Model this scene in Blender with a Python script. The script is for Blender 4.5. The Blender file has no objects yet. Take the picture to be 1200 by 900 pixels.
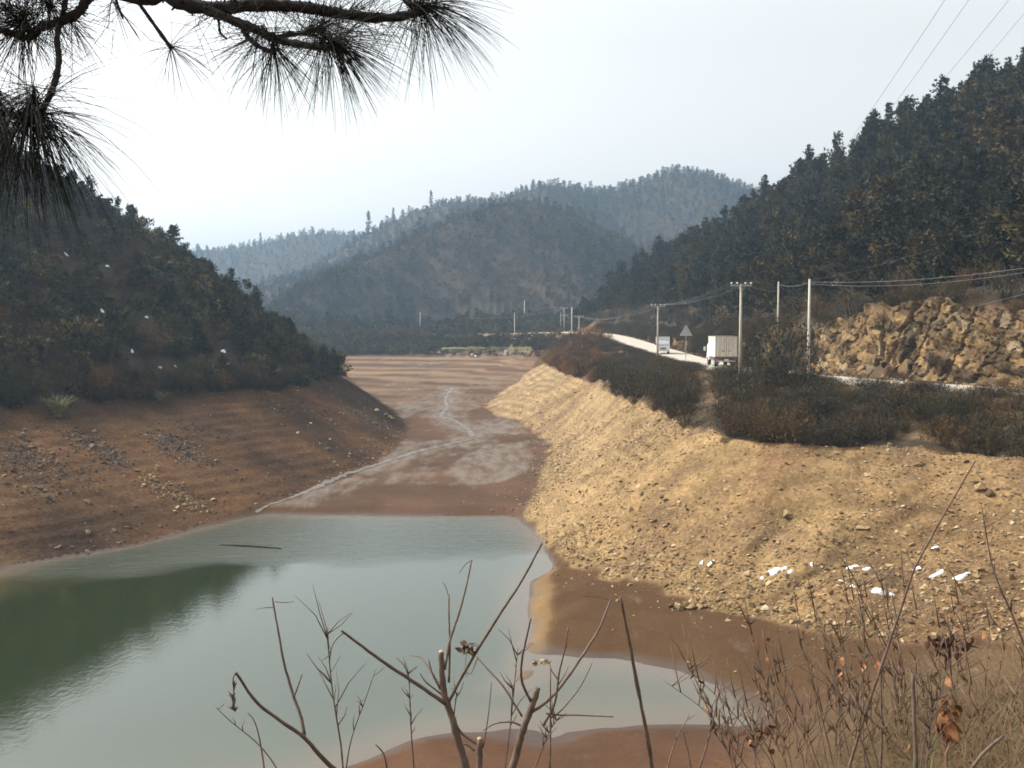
import bpy, bmesh, math, random
import numpy as np
from mathutils import Vector, Matrix, geometry
random.seed(11); RNG = np.random.default_rng(11)
S = bpy.context.scene
COL = S.collection
R = math.radians

# ------------------------------------------------------------------ camera, world, sun, exposure
EYE = 14.0
F_PX, PITCH = 1180.0, R(3.15)
cd = bpy.data.cameras.new('camera'); cam = bpy.data.objects.new('camera', cd); COL.objects.link(cam)
cam.location = (0, 0, EYE); cam.rotation_euler = (math.pi/2 - PITCH, 0, 0)
cd.sensor_width = 36; cd.lens = 36*F_PX/1200; cd.clip_start = 0.05; cd.clip_end = 6000
S.camera = cam
SUN_EL, SUN_AZ = R(41), R(-75)          # azimuth from +Y (view direction) towards +X: the sun stands to the left, a little ahead
w = bpy.data.worlds.new('World'); S.world = w; w.use_nodes = True
nt = w.node_tree; nt.nodes.clear()
sky = nt.nodes.new('ShaderNodeTexSky'); sky.sky_type = 'NISHITA'; sky.sun_disc = False
sky.sun_elevation = SUN_EL; sky.sun_rotation = SUN_AZ
sky.air_density = 2.0; sky.dust_density = 5.0; sky.ozone_density = 1.0; sky.altitude = 0
hsv = nt.nodes.new('ShaderNodeHueSaturation'); hsv.inputs['Saturation'].default_value = 0.10
bg = nt.nodes.new('ShaderNodeBackground'); bg.inputs[1].default_value = 0.15
wo = nt.nodes.new('ShaderNodeOutputWorld')
nt.links.new(sky.outputs[0], hsv.inputs['Color']); nt.links.new(hsv.outputs[0], bg.inputs[0]); nt.links.new(bg.outputs[0], wo.inputs[0])
sd = bpy.data.lights.new('sun', 'SUN'); sun = bpy.data.objects.new('sun', sd); COL.objects.link(sun)
sd.energy = 2.2; sd.angle = R(0.6); sd.color = (1.0, 0.93, 0.82)
sdir = Vector((math.sin(SUN_AZ)*math.cos(SUN_EL), math.cos(SUN_AZ)*math.cos(SUN_EL), math.sin(SUN_EL)))
sun.rotation_euler = sdir.to_track_quat('Z', 'Y').to_euler()
S.view_settings.view_transform = 'Standard'; S.view_settings.look = 'None'
S.view_settings.exposure = 0.85; S.view_settings.gamma = 1.0
S.render.engine = 'CYCLES'
cy = S.cycles
cy.max_bounces = 5; cy.diffuse_bounces = 2; cy.glossy_bounces = 3; cy.transmission_bounces = 3; cy.volume_bounces = 1
cy.transparent_max_bounces = 8; cy.use_denoising = True; cy.caustics_reflective = False; cy.caustics_refractive = False
cy.sample_clamp_indirect = 4.0
cy.filter_width = 1.7

# ------------------------------------------------------------------ helpers
def ray(u, v):
    a = (u-600)/F_PX; b = (450-v)/F_PX
    return a, math.cos(PITCH)+b*math.sin(PITCH), -math.sin(PITCH)+b*math.cos(PITCH)
def PD(u, v, d, dz=0.0):
    a, y, z = ray(u, v); k = d/y
    return (a*k, d, EYE+z*k+dz)
def PZ(u, v, zz):
    a, y, z = ray(u, v); k = (zz-EYE)/z
    return (a*k, y*k, zz)

def tag(o, label=None, cat=None, group=None, kind=None):
    if label: o['label'] = label
    if cat: o['category'] = cat
    if group: o['group'] = group
    if kind: o['kind'] = kind
    return o
def link(name, me, parent=None):
    o = bpy.data.objects.new(name, me); COL.objects.link(o)
    if parent: o.parent = parent
    return o
def empty(name, loc, rz=0.0, label=None, cat=None, group=None):
    o = bpy.data.objects.new(name, None); COL.objects.link(o)
    o.empty_display_size = 0.2
    o.location = loc; o.rotation_euler = (0, 0, rz)
    return tag(o, label, cat, group)

class MB:
    """collects shapes into one mesh"""
    def __init__(s): s.v = []; s.f = []; s.m = []
    def add(s, vs, fs, mi=0):
        n = len(s.v); s.v.extend([tuple(p) for p in vs]); s.f.extend([tuple(i+n for i in f) for f in fs]); s.m.extend([mi]*len(fs)); return s
    def box(s, c, size, mi=0, rz=0.0, taper=1.0):
        hx, hy, hz = size[0]/2, size[1]/2, size[2]/2
        vs = []
        for z, t in ((-hz, 1.0), (hz, taper)):
            for x, y in ((-hx, -hy), (hx, -hy), (hx, hy), (-hx, hy)):
                x *= t; y *= t
                vs.append((c[0]+x*math.cos(rz)-y*math.sin(rz), c[1]+x*math.sin(rz)+y*math.cos(rz), c[2]+z))
        return s.add(vs, [(3,2,1,0),(4,5,6,7),(0,1,5,4),(1,2,6,5),(2,3,7,6),(3,0,4,7)], mi)
    def tube(s, pts, rad, n=6, mi=0, cap=True):
        pts = [Vector(p) for p in pts]
        if not isinstance(rad, (list, tuple)): rad = [rad]*len(pts)
        base = len(s.v); ref = None
        for i, p in enumerate(pts):
            t = (pts[min(i+1, len(pts)-1)]-pts[max(i-1, 0)])
            if t.length < 1e-9: t = Vector((0,0,1))
            t.normalize()
            if ref is None: ref = Vector((1,0,0)) if abs(t.x) < 0.8 else Vector((0,1,0))
            a = (ref-t*ref.dot(t)).normalized(); b = t.cross(a); ref = a
            for k in range(n):
                q = 2*math.pi*k/n
                s.v.append(tuple(p+(a*math.cos(q)+b*math.sin(q))*rad[i]))
        for i in range(len(pts)-1):
            for k in range(n):
                k2 = (k+1) % n
                s.f.append((base+i*n+k, base+i*n+k2, base+(i+1)*n+k2, base+(i+1)*n+k)); s.m.append(mi)
        if cap:
            s.f.append(tuple(base+k for k in reversed(range(n)))); s.m.append(mi)
            e = base+(len(pts)-1)*n
            s.f.append(tuple(e+k for k in range(n))); s.m.append(mi)
        return s
    def mesh(s, name, mats, smooth=False):
        me = bpy.data.meshes.new(name); me.from_pydata(s.v, [], s.f)
        for m in (mats if isinstance(mats, (list, tuple)) else [mats]): me.materials.append(m)
        if any(s.m): me.polygons.foreach_set('material_index', s.m)
        if smooth: me.polygons.foreach_set('use_smooth', [True]*len(s.f))
        me.update(); return me
    def build(s, name, mats, parent=None, smooth=False):
        return link(name, s.mesh(name, mats, smooth), parent)

def _hash(ix, iy, seed):
    n = (ix.astype(np.int64)*374761393 + iy.astype(np.int64)*668265263 + seed*1442695041) & 0x7fffffff
    n = ((n ^ (n >> 13))*1274126177) & 0x7fffffff
    n = (n ^ (n >> 16)) & 0xffff
    return n/65535.0
def vnoise(x, y, seed=0):
    ix = np.floor(x); iy = np.floor(y); fx = x-ix; fy = y-iy
    fx = fx*fx*fx*(fx*(fx*6-15)+10); fy = fy*fy*fy*(fy*(fy*6-15)+10)
    a = _hash(ix, iy, seed); b = _hash(ix+1, iy, seed); c = _hash(ix, iy+1, seed); d = _hash(ix+1, iy+1, seed)
    return (a*(1-fx)+b*fx)*(1-fy)+(c*(1-fx)+d*fx)*fy
def fbm(x, y, scale, octv=4, seed=0, gain=0.5):
    x = np.asarray(x, float); y = np.asarray(y, float)
    r = np.zeros(np.broadcast(x, y).shape); amp = 1.0; tot = 0; f = 1.0/scale
    for o in range(octv):
        r = r+amp*(vnoise(x*f+17.3*o, y*f-9.1*o, seed+o)*2-1); tot += amp; amp *= gain; f *= 2.03
    return r/tot
def inpoly(x, y, poly):
    x = np.asarray(x, float); y = np.asarray(y, float)
    c = np.zeros(np.broadcast(x, y).shape, bool); n = len(poly)
    for i in range(n):
        x1, y1 = poly[i][:2]; x2, y2 = poly[(i+1) % n][:2]
        if y1 == y2: continue
        c ^= ((y1 > y) != (y2 > y)) & (x < (x2-x1)*(y-y1)/(y2-y1)+x1)
    return c
def dist_poly(x, y, pts, closed=False):
    """distance to a polyline, and interpolated z along it"""
    best = np.full(np.shape(x), 1e18); zz = np.zeros(np.shape(x))
    P = [np.array(p, float) for p in pts]
    if closed: P.append(P[0])
    for a, b in zip(P[:-1], P[1:]):
        dx, dy = b[0]-a[0], b[1]-a[1]; L = dx*dx+dy*dy+1e-12
        t = np.clip(((x-a[0])*dx+(y-a[1])*dy)/L, 0, 1)
        d = (x-a[0]-t*dx)**2+(y-a[1]-t*dy)**2
        m = d < best
        best = np.where(m, d, best)
        zz = np.where(m, a[2]+t*(b[2]-a[2]) if len(a) > 2 else 0.0, zz)
    return np.sqrt(best), zz
def catmull(pts, n=8):
    P = [np.array(p, float) for p in pts]; P = [2*P[0]-P[1]]+P+[2*P[-1]-P[-2]]
    out = []
    for i in range(1, len(P)-2):
        for k in range(n):
            t = k/n
            out.append(0.5*((2*P[i])+(-P[i-1]+P[i+1])*t+(2*P[i-1]-5*P[i]+4*P[i+1]-P[i+2])*t*t+(-P[i-1]+3*P[i]-3*P[i+1]+P[i+2])*t**3))
    out.append(P[-2]); return out

# ------------------------------------------------------------------ materials
def mat(name, rough=0.9, spec=0.3):
    m = bpy.data.materials.new(name); m.use_nodes = True
    b = m.node_tree.nodes['Principled BSDF']; b.inputs['Roughness'].default_value = rough
    b.inputs['Specular IOR Level'].default_value = spec
    return m, m.node_tree, b
def N(t, typ, **kw):
    n = t.nodes.new(typ)
    for k, v in kw.items(): setattr(n, k, v)
    return n
def coords(t, scale=(1,1,1), kind='Object'):
    tc = N(t, 'ShaderNodeTexCoord'); mp = N(t, 'ShaderNodeMapping'); mp.inputs['Scale'].default_value = scale
    t.links.new(tc.outputs[kind], mp.inputs[0]); return mp.outputs[0]
def noise(t, co, scale, detail=6, rough=0.6):
    n = N(t, 'ShaderNodeTexNoise'); n.inputs['Scale'].default_value = scale; n.inputs['Detail'].default_value = detail
    n.inputs['Roughness'].default_value = rough; t.links.new(co, n.inputs['Vector']); return n.outputs[0]
def ramp(t, fac, stops):
    r = N(t, 'ShaderNodeValToRGB'); e = r.color_ramp.elements
    while len(e) < len(stops): e.new(0.5)
    for i, (p, c) in enumerate(stops): e[i].position = p; e[i].color = (c if len(c) == 4 else (*c, 1))
    t.links.new(fac, r.inputs[0]); return r.outputs[0]
def mul(t, a, b, fac=1.0, typ='MULTIPLY'):
    m = N(t, 'ShaderNodeMix', data_type='RGBA', blend_type=typ)
    if isinstance(fac, float): m.inputs[0].default_value = fac
    else: t.links.new(fac, m.inputs[0])
    for s, x in ((6, a), (7, b)):
        if isinstance(x, tuple): m.inputs[s].default_value = (*x, 1)
        else: t.links.new(x, m.inputs[s])
    return m.outputs[2]
def bump(t, b, h, strength=0.5, dist=0.05):
    n = N(t, 'ShaderNodeBump'); n.inputs['Strength'].default_value = strength; n.inputs['Distance'].default_value = dist
    t.links.new(h, n.inputs['Height']); t.links.new(n.outputs[0], b.inputs['Normal']); return n

def simple(name, c, rough=0.6, var=0.25, scale=3.0, spec=0.4, metal=0.0, bmp=0.0):
    m, t, b = mat(name, rough, spec)
    n = noise(t, coords(t), scale)
    col = ramp(t, n, [(0.3, tuple(x*(1-var) for x in c)), (0.7, tuple(min(1, x*(1+var)) for x in c))])
    t.links.new(col, b.inputs['Base Color']); b.inputs['Metallic'].default_value = metal
    if bmp: bump(t, b, noise(t, coords(t), scale*8), bmp, 0.01)
    return m
def foliage(name, dark, light, rough=0.75):
    m, t, b = mat(name, rough, 0.2)
    oi = N(t, 'ShaderNodeObjectInfo'); at = N(t, 'ShaderNodeAttribute', attribute_name='tint')
    base = ramp(t, at.outputs['Fac'], [(0.0, dark), (1.0, light)])
    var = ramp(t, oi.outputs['Random'], [(0.0, (0.62, 0.66, 0.66)), (0.4, (1.0, 1.0, 1.0)), (0.7, (1.35, 1.25, 0.95)), (0.88, (1.75, 1.45, 1.0)), (1.0, (2.1, 1.6, 1.05))])
    t.links.new(mul(t, base, var), b.inputs['Base Color'])
    return m
M = {}
M['pine'] = foliage('pine_needles', (0.0155, 0.0140, 0.006), (0.072, 0.060, 0.024))
M['fir'] = foliage('fir_needles', (0.010, 0.0105, 0.0045), (0.064, 0.058, 0.022))
M['scrub'] = foliage('scrub_twigs', (0.022, 0.016, 0.010), (0.108, 0.078, 0.048))
M['bush'] = foliage('bush_leaves', (0.012, 0.011, 0.005), (0.072, 0.054, 0.026))
M['redbush'] = foliage('rust_leaves', (0.06, 0.032, 0.016), (0.20, 0.11, 0.05))
M['bark'] = simple('bark', (0.07, 0.055, 0.045), 0.9, 0.4, 6)
M['twig'] = simple('twig_bark', (0.13, 0.088, 0.064), 0.7, 0.4, 30, bmp=0.4)
M['paletwig'] = simple('pale_twig_bark', (0.18, 0.118, 0.07), 0.7, 0.35, 30)
M['cutwood'] = simple('cut_wood', (0.45, 0.33, 0.2), 0.8)
M['needle'] = simple('long_needles', (0.012, 0.0125, 0.007), 0.7, 0.4, 9, spec=.15)
M['pinebark'] = simple('pine_branch_bark', (0.030, 0.021, 0.020), 0.9, 0.5, 40, bmp=0.8)
M['snow'] = simple('snow', (0.86, 0.88, 0.92), 0.7, 0.04, 8, bmp=0.3)
M['concrete_pole'] = simple('concrete_pole', (0.42, 0.37, 0.29), 0.85, 0.15, 2)
M['pale_pole'] = simple('pale_pole', (0.50, 0.47, 0.40), 0.85, 0.1, 2)
M['steel'] = simple('galvanised_steel', (0.35, 0.35, 0.36), 0.5, 0.15, 4, metal=0.5)
M['porcelain'] = simple('porcelain', (0.8, 0.8, 0.78), 0.25, 0.05)
M['wire'] = simple('wire', (0.17, 0.17, 0.175), 0.5, 0.1)
M['ovwire'] = simple('overhead_wire', (0.30, 0.30, 0.32), 0.5, 0.1)

def earth(name, extra_bump=1.0, grain=1.0, stones=0.0, silt=False):
    """ground whose own colour comes from the colour attribute 'earth' of the terrain, with grain, mottling and small stones on top"""
    m, t, b = mat(name, 1.0, 0.04)
    at = N(t, 'ShaderNodeVertexColor', layer_name='earth')
    co = coords(t)
    c = mul(t, at.outputs[0], ramp(t, noise(t, co, 0.35, 8, 0.65), [(0.25, (0.62, 0.6, 0.58)), (0.5, (1, 1, 1)), (0.75, (1.28, 1.24, 1.15))]), grain)
    n2 = noise(t, co, 6.0, 8, 0.75)
    c = mul(t, c, ramp(t, n2, [(0.28, (0.55, 0.54, 0.53)), (0.5, (1, 1, 1)), (0.72, (1.4, 1.36, 1.28))]), grain)
    h = n2
    if stones:
        vo = N(t, 'ShaderNodeTexVoronoi'); vo.inputs['Scale'].default_value = 5.5; t.links.new(co, vo.inputs['Vector'])
        c = mul(t, c, ramp(t, vo.outputs['Color'], [(0.2, (0.72, 0.70, 0.68)), (0.55, (1, 1, 1)), (0.9, (1.35, 1.3, 1.2))]), stones)
    if silt:
        wt = N(t, 'ShaderNodeAttribute', attribute_name='silt')
        wn = N(t, 'ShaderNodeMath', operation='ADD'); t.links.new(wt.outputs['Fac'], wn.inputs[0])
        sn = N(t, 'ShaderNodeMath', operation='MULTIPLY_ADD'); t.links.new(noise(t, coords(t, (.7, 0.22, 1)), 1.0, 8, .7), sn.inputs[0]); sn.inputs[1].default_value = 2.8; sn.inputs[2].default_value = -1.5
        t.links.new(sn.outputs[0], wn.inputs[1])
        fm = ramp(t, wn.outputs[0], [(0.15, (0, 0, 0)), (0.9, (1, 1, 1))])
        fb = N(t, 'ShaderNodeSeparateColor'); t.links.new(fm, fb.inputs[0])
        c = mul(t, c, (0.155, 0.122, 0.094), fb.outputs[0], 'MIX')
        rr = N(t, 'ShaderNodeMapRange'); rr.inputs[3].default_value = 1.0; rr.inputs[4].default_value = 0.6
        t.links.new(fb.outputs[0], rr.inputs[0])
        we = N(t, 'ShaderNodeAttribute', attribute_name='wet'); c = mul(t, c, (0.6, 0.56, 0.5), we.outputs['Fac'])
        wr = N(t, 'ShaderNodeMath', operation='MULTIPLY_ADD'); wr.inputs[1].default_value = -.62; t.links.new(we.outputs['Fac'], wr.inputs[0]); t.links.new(rr.outputs[0], wr.inputs[2]); t.links.new(wr.outputs[0], b.inputs['Roughness'])
        sp = N(t, 'ShaderNodeMapRange'); sp.inputs[3].default_value = .05; sp.inputs[4].default_value = .12; t.links.new(fb.outputs[0], sp.inputs[0]); ws = N(t, 'ShaderNodeMath', operation='MULTIPLY_ADD'); ws.inputs[1].default_value = .6; t.links.new(we.outputs['Fac'], ws.inputs[0]); t.links.new(sp.outputs[0], ws.inputs[2]); t.links.new(ws.outputs[0], b.inputs['Specular IOR Level'])
    t.links.new(c, b.inputs['Base Color'])
    bump(t, b, h, 0.55*extra_bump, 0.12)
    return m
M['bank'] = earth('bank_earth', 1.3, 1.0, 0.8)
M['bed'] = earth('river_mud', 0.5, 0.55, 0.0, True)
M['hill'] = earth('forest_floor', 1.0, 1.0)
M['cliff'] = earth('cliff_earth', 0.8, 1.0, 0.5)
def rockmat(name, stops, sc=1.3):
    m, t, b = mat(name, 0.9, 0.2)
    oi = N(t, 'ShaderNodeObjectInfo'); co = coords(t)
    c = ramp(t, oi.outputs['Random'], stops)
    c = mul(t, c, ramp(t, noise(t, co, sc, 8, 0.7), [(0.28, (0.5, 0.46, 0.42)), (0.5, (1, 1, 1)), (0.75, (1.3, 1.25, 1.15))]))
    t.links.new(c, b.inputs['Base Color']); bump(t, b, noise(t, co, sc*4, 8, 0.7), 0.8, 0.06)
    return m
M['rock'] = rockmat('ochre_rock', [(0, (0.055, 0.04, 0.028)), (0.35, (0.11, 0.072, 0.042)), (0.65, (0.20, 0.122, 0.055)), (0.88, (0.30, 0.185, 0.08)), (1, (0.18, 0.145, 0.10))])
M['stone'] = rockmat('bank_stone', [(0, (0.12, 0.08, 0.045)), (0.3, (0.25, 0.17, 0.085)), (0.7, (0.38, 0.265, 0.135)), (1, (0.56, 0.44, 0.26))], 4.0)
M['darkstone'] = rockmat('dark_stone', [(0, (0.06, 0.055, 0.05)), (0.5, (0.13, 0.105, 0.085)), (0.85, (0.24, 0.17, 0.11)), (1, (0.36, 0.29, 0.2))], 4.0)
M['road'] = simple('pale_concrete_road', (0.46, 0.41, 0.335), 0.9, 0.12, 0.6, bmp=0.3)
M['field'] = simple('green_crop', (0.085, 0.10, 0.028), 0.9, 0.45, 0.5)

# ------------------------------------------------------------------ terrain control lines (x, y, z); water level 0, high-water line about 7.5
LAKE = [PZ(u, v, 0) for u, v in ((300,603),(250,613),(150,640),(0,665),(-200,720),(-420,800),(-600,960),(-300,1000),(0,985),(200,960),(330,925),
        (420,893),(480,868),(520,858),(565,857),(640,873),(700,852),(760,851),(820,853),(870,856),(893,848),(890,830),(850,803),(800,783),(720,773),(662,772),(640,785),
        (602,808),(596,800),(605,770),(618,735),(622,705),(625,683),(648,669),(652,662),(640,640),(625,618),(612,606),(600,603),(500,604),(400,603))]
SHORE_STEP = [PZ(u, v, .45) for u, v in ((310,594),(400,593),(500,594),(596,593))]
L_TOE = [(-33,30,0.6), PZ(-420,797,.25), PZ(-200,716,.25), PZ(0,661,.25), PZ(150,636,.25), PZ(250,609,.3), PZ(308,592,.5), PZ(400,560,.8), PZ(440,540,1.0), PZ(470,517,1.3), PZ(477,503,1.5), PZ(455,478,2.2), PZ(425,458,3.0), PZ(405,440,4.2), PZ(370,428,5.5)]
L_HW = [(-46,22,7.5), PZ(-400,520,7.5), PZ(-200,497,7.5), PZ(0,482,7.5), PZ(100,474,7.5), PZ(200,465,7.5), PZ(300,459,7.5), PZ(360,451,7.5), PZ(400,441,7.5), (-27,152,7.6), (-42,172,7.6), (-70,205,7.8), (-95,240,7.8)]
FAR_HW = [(-95,240,7.8), PZ(385,418,6.6), PZ(500,418,6.6), PZ(590,419,6.6), PZ(640,420,7.3)]
R_TOE = [PZ(613,600,.4), PZ(634,560,.9), PZ(646,520,1.5), PZ(612,496,1.8), PZ(567,479,2.2), PZ(583,463,3.0), PZ(608,446,4.5), PZ(624,432,6.0)]
R_TOE_NEAR = [PZ(645,640,.35), PZ(660,662,.45), PZ(700,676,.6), PZ(760,690,.7), PZ(850,716,.8), PZ(950,738,.9), PZ(1050,748,1.0), PZ(1200,756,1.2), (32,36,2.5), (46,34.5,4.5)]
R_HW = [PZ(640,425,7.5), PZ(660,435,7.5), PZ(700,449,7.5), PZ(740,468,7.5), PZ(780,482,7.5), PZ(815,496,7.5), PZ(850,508,7.5), PZ(920,517,7.5), PZ(1000,519,7.5), PZ(1100,523,7.5), PZ(1200,533,7.5), (38,45,7.5), (56,37,7.5)]
ROADC = [(95,39,10), (62,46,10), (47,52.5,10), (34.5,62,10), (28.3,72.5,10), (24.6,84,10), (22.3,100,10), (21.6,120,10.1), (21.6,140,10.5), (21.6,170,11.2), (20.8,200,12.2), (18.5,225,12.9), (12.5,247,13.1), (2,266,12.7), (-16,284,11.9), (-50,300,11.3), (-95,312,11)]
ROAD = catmull(ROADC, 8)
def offs(pts, o):
    out = []
    for i, p in enumerate(pts):
        a = pts[max(i-1, 0)]; b = pts[min(i+1, len(pts)-1)]
        t = np.array((b[0]-a[0], b[1]-a[1])); t /= np.linalg.norm(t)
        out.append((p[0]+t[1]*o, p[1]-t[0]*o, p[2]))
    return out
HALF = 3.0
def cliff_h(y, x):
    return float(np.interp(y, [30, 45, 60, 78, 90, 105, 120, 160, 220, 245, 300], [4, 5.7, 6.1, 6.1, 5.4, 4.4, 3.0, 1.9, 1.3, .8, .5]))
RI = [i for i in range(0, len(ROAD), 3) if ROAD[i][1] < 250]
CB = [offs(ROAD, HALF+1.2)[i] for i in RI]
CT0 = offs(ROAD, HALF+1.3)
CT = []
for i in RI:
    h = cliff_h(ROAD[i][1], ROAD[i][0]); q = offs(ROAD, HALF+2.4+0.42*h)[i]
    CT.append((q[0], q[1], q[2]+h))
NEAR_EDGE = [(-40,-6,13), (-14,1.0,12.2), (-4,2.0,12.2), (0,2.4,12.1), (.9,3.1,12.1), (1.5,4.0,12.25), (2.2,4.8,12.38), (3.3,5.6,12.4), (7,6.4,12.5), (16,7,12.3), (40,10,13)]
NEAR_MID = [(-36,8,8), (-13,8,8.2), (0,9.5,8.0), (4.5,12.5,7.9), (10,14,7.8), (22,19,7.5), (38,25,7.5), (56,31,7.6)]
NEAR_FOOT = [(-26,22,1.6), (-13,22,1.3), (0,24,1.3), (8,27,1.2), (15,31,1.4), (24,33,2.0)]
L_RIDGE = [PD(u, v, d, -2.6) for u, v, d in ((-420,40,150),(-250,70,142),(-100,105,140),(0,148,140),(100,207,140),(150,238,141),(205,273,142),(250,309,143),(300,346,143),(350,389,142),(385,421,141))]
R_RIDGE = [PD(u, v, d, -5.8) for u, v, d in ((1500,-60,150),(1300,25,150),(1200,66,152),(1150,88,156),(1100,105,161),(1040,138,168),(1000,162,174),(950,188,184),(900,217,198),(850,250,218),(800,272,240),(765,288,254),(730,320,265),(706,358,268))]
BED_PTS = [PZ(500,560,.8), PZ(560,560,.8), PZ(480,540,1.0), PZ(560,520,1.3), PZ(510,500,1.7), PZ(540,480,2.2), PZ(500,465,2.9), PZ(470,450,3.7), PZ(560,450,3.9), PZ(520,438,4.7), PZ(450,430,5.4), PZ(580,430,5.6)]
MUD_PTS = [PZ(690,700,.6), PZ(720,745,.45), PZ(800,740,.5), PZ(850,770,.4), PZ(930,775,.5), PZ(1000,790,.6), PZ(1080,770,.8), PZ(1150,800,1.0), PZ(640,740,.35), PZ(636,700,.4), PZ(615,792,.15), PZ(560,890,.6), PZ(700,885,.55), PZ(800,885,.6), PZ(930,850,.5), PZ(480,905,.5), PZ(960,880,.9)]
DEEP = [(-26,48,-1.6), (-24,62,-1.5), (-20,70,-1.0), (-12,72,-1.1), (-4,72,-1.0), (-3,62,-1.6), (-12,60,-2.2), (-14,48,-2.4), (-4,50,-1.8), (-16,36,-2), (-6,39,-1.6), (-24,34,-1.4), (2.5,38.4,-.5), (5.5,38.4,-.5)]+[PZ(u, v, z_) for u, v, z_ in ((600,834,-.6),(570,838,-.6),(632,830,-.5),(660,812,-.5),(560,805,-1.2),(530,838,-.8),(760,818,-.45),(820,824,-.35),(866,836,-.2))]
FIELD_PTS = [(-100,275,8.6), (-60,290,9), (-30,282,8.6), (0,256,9.2)]
FREE = BED_PTS+MUD_PTS+DEEP+FIELD_PTS+[
    (0,0,12.4), (-3,-1,12.4), (3,0,12.5), (0,-15,13.5), (-60,-15,22), (60,-15,20), (0,-60,22), (-70,20,24), (-95,60,34), (-130,100,46), (-170,150,40),
    (-110,190,24), (-150,230,16), (-140,280,14), (70,15,16), (75,60,24), (120,80,44), (160,120,56), (190,200,50), (150,270,34), (110,320,24), (60,330,18), (30,300,15), (15,290,13.5),
    (-60,345,12), (0,335,13), (-150,350,12), (60,380,16), (-250,400,14), (200,400,20), (-300,200,30), (-300,0,40), (300,0,50), (300,200,50),
    (-950,-240,40), (950,-240,40), (-950,1550,20), (950,1550,20), (0,-240,40), (-950,500,20), (950,500,30), (0,700,15), (0,1550,15)]
LINES = [(LAKE, True), (SHORE_STEP, False), (L_TOE, False), (L_HW, False), (FAR_HW[1:], False), (R_TOE, False), (R_TOE_NEAR, False), (R_HW, False), (CB, False), (CT, False),
         (NEAR_EDGE, False), (NEAR_MID, False), (NEAR_FOOT, False), (L_RIDGE, False), (R_RIDGE, False),
         ([offs(ROAD, -HALF-1.0)[i] for i in range(0, len(ROAD), 3)], False), ([ROAD[i] for i in range(0, len(ROAD), 3)], False)]
V2, VZ, ED = [], [], []
for pts, closed in LINES:
    n0 = len(V2)
    for p in pts: V2.append(Vector((p[0], p[1]))); VZ.append(p[2])
    for i in range(len(pts)-1): ED.append((n0+i, n0+i+1))
    if closed: ED.append((len(V2)-1, n0))
for p in FREE: V2.append(Vector((p[0], p[1]))); VZ.append(p[2])
cv, ce, cf, ov, oe, of_ = geometry.delaunay_2d_cdt(V2, ED, [], 0, 1e-4)
CZ = []
for i, o in enumerate(ov):
    if o: CZ.append(sum(VZ[k] for k in o)/len(o))
    else:
        ds = sorted(range(len(V2)), key=lambda k: (V2[k]-cv[i]).length)[:2]; CZ.append(sum(VZ[k] for k in ds)/2)
CV = np.array([(c[0], c[1]) for c in cv]); CZ = np.array(CZ)

def axis(segs):
    out = [segs[0][0]]
    for a, b, s0, s1 in segs:
        x = a
        n = max(1, int(round((b-a)/((s0+s1)/2))))
        t = np.linspace(0, 1, n+1)[1:]
        k = s1/s0
        tt = t if abs(k-1) < 1e-3 else (k**t-1)/(k-1)
        out.extend(list(a+(b-a)*tt))
    return np.array(out)
GX = axis([(-920,-120,34,3), (-120,-52,2.4,.8), (-52,-6,.36,.36), (-6,34,.2,.2), (34,52,.36,.36), (52,120,.8,2.4), (120,920,3,34)])
GY = axis([(-220,-10,24,1.2), (-10,12,.3,.3), (12,33,.3,.3), (33,68,.2,.2), (68,95,.36,.36), (95,200,.42,1.1), (200,320,1.1,2.0), (320,620,2.2,6), (620,1520,7,26)])
XX, YY = np.meshgrid(GX, GY)                      # [row y, col x]
ZT = np.full(XX.shape, np.nan)
for f in cf:
    a, b, c = CV[f[0]], CV[f[1]], CV[f[2]]
    x0, x1 = min(a[0], b[0], c[0]), max(a[0], b[0], c[0]); y0, y1 = min(a[1], b[1], c[1]), max(a[1], b[1], c[1])
    i0, i1 = np.searchsorted(GX, x0-1e-6), np.searchsorted(GX, x1+1e-6); j0, j1 = np.searchsorted(GY, y0-1e-6), np.searchsorted(GY, y1+1e-6)
    if i1 <= i0 or j1 <= j0: continue
    px = XX[j0:j1, i0:i1]; py = YY[j0:j1, i0:i1]
    den = (b[1]-c[1])*(a[0]-c[0])+(c[0]-b[0])*(a[1]-c[1])
    if abs(den) < 1e-12: continue
    l1 = ((b[1]-c[1])*(px-c[0])+(c[0]-b[0])*(py-c[1]))/den; l2 = ((c[1]-a[1])*(px-c[0])+(a[0]-c[0])*(py-c[1]))/den; l3 = 1-l1-l2
    m = (l1 >= -1e-6) & (l2 >= -1e-6) & (l3 >= -1e-6)
    zz = l1*CZ[f[0]]+l2*CZ[f[1]]+l3*CZ[f[2]]
    sub = ZT[j0:j1, i0:i1]; sub[m] = zz[m]
ZT = np.nan_to_num(ZT, nan=20.0)
def smooth(z, it):
    for _ in range(it):
        p = np.pad(z, 1, mode='edge')
        z = (p[1:-1, 1:-1]*2+p[:-2, 1:-1]+p[2:, 1:-1]+p[1:-1, :-2]+p[1:-1, 2:])/6
    return z
ZS = smooth(ZT, 5); ZS2 = smooth(ZT, 40)
# hills far from any control line are rounded more
dr, _ = dist_poly(XX, YY, ROAD)
lake_m = inpoly(XX, YY, LAKE)
HWLOOP = L_HW+FAR_HW[1:]+R_HW[1:]+[(56,31)]+NEAR_MID[::-1]
low = inpoly(XX, YY, HWLOOP)                       # drawn-down basin
wgt = np.clip((dr-9)/12, 0, 1)*(~low)
ZS = ZS*(1-wgt)+ZS2*wgt
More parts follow.
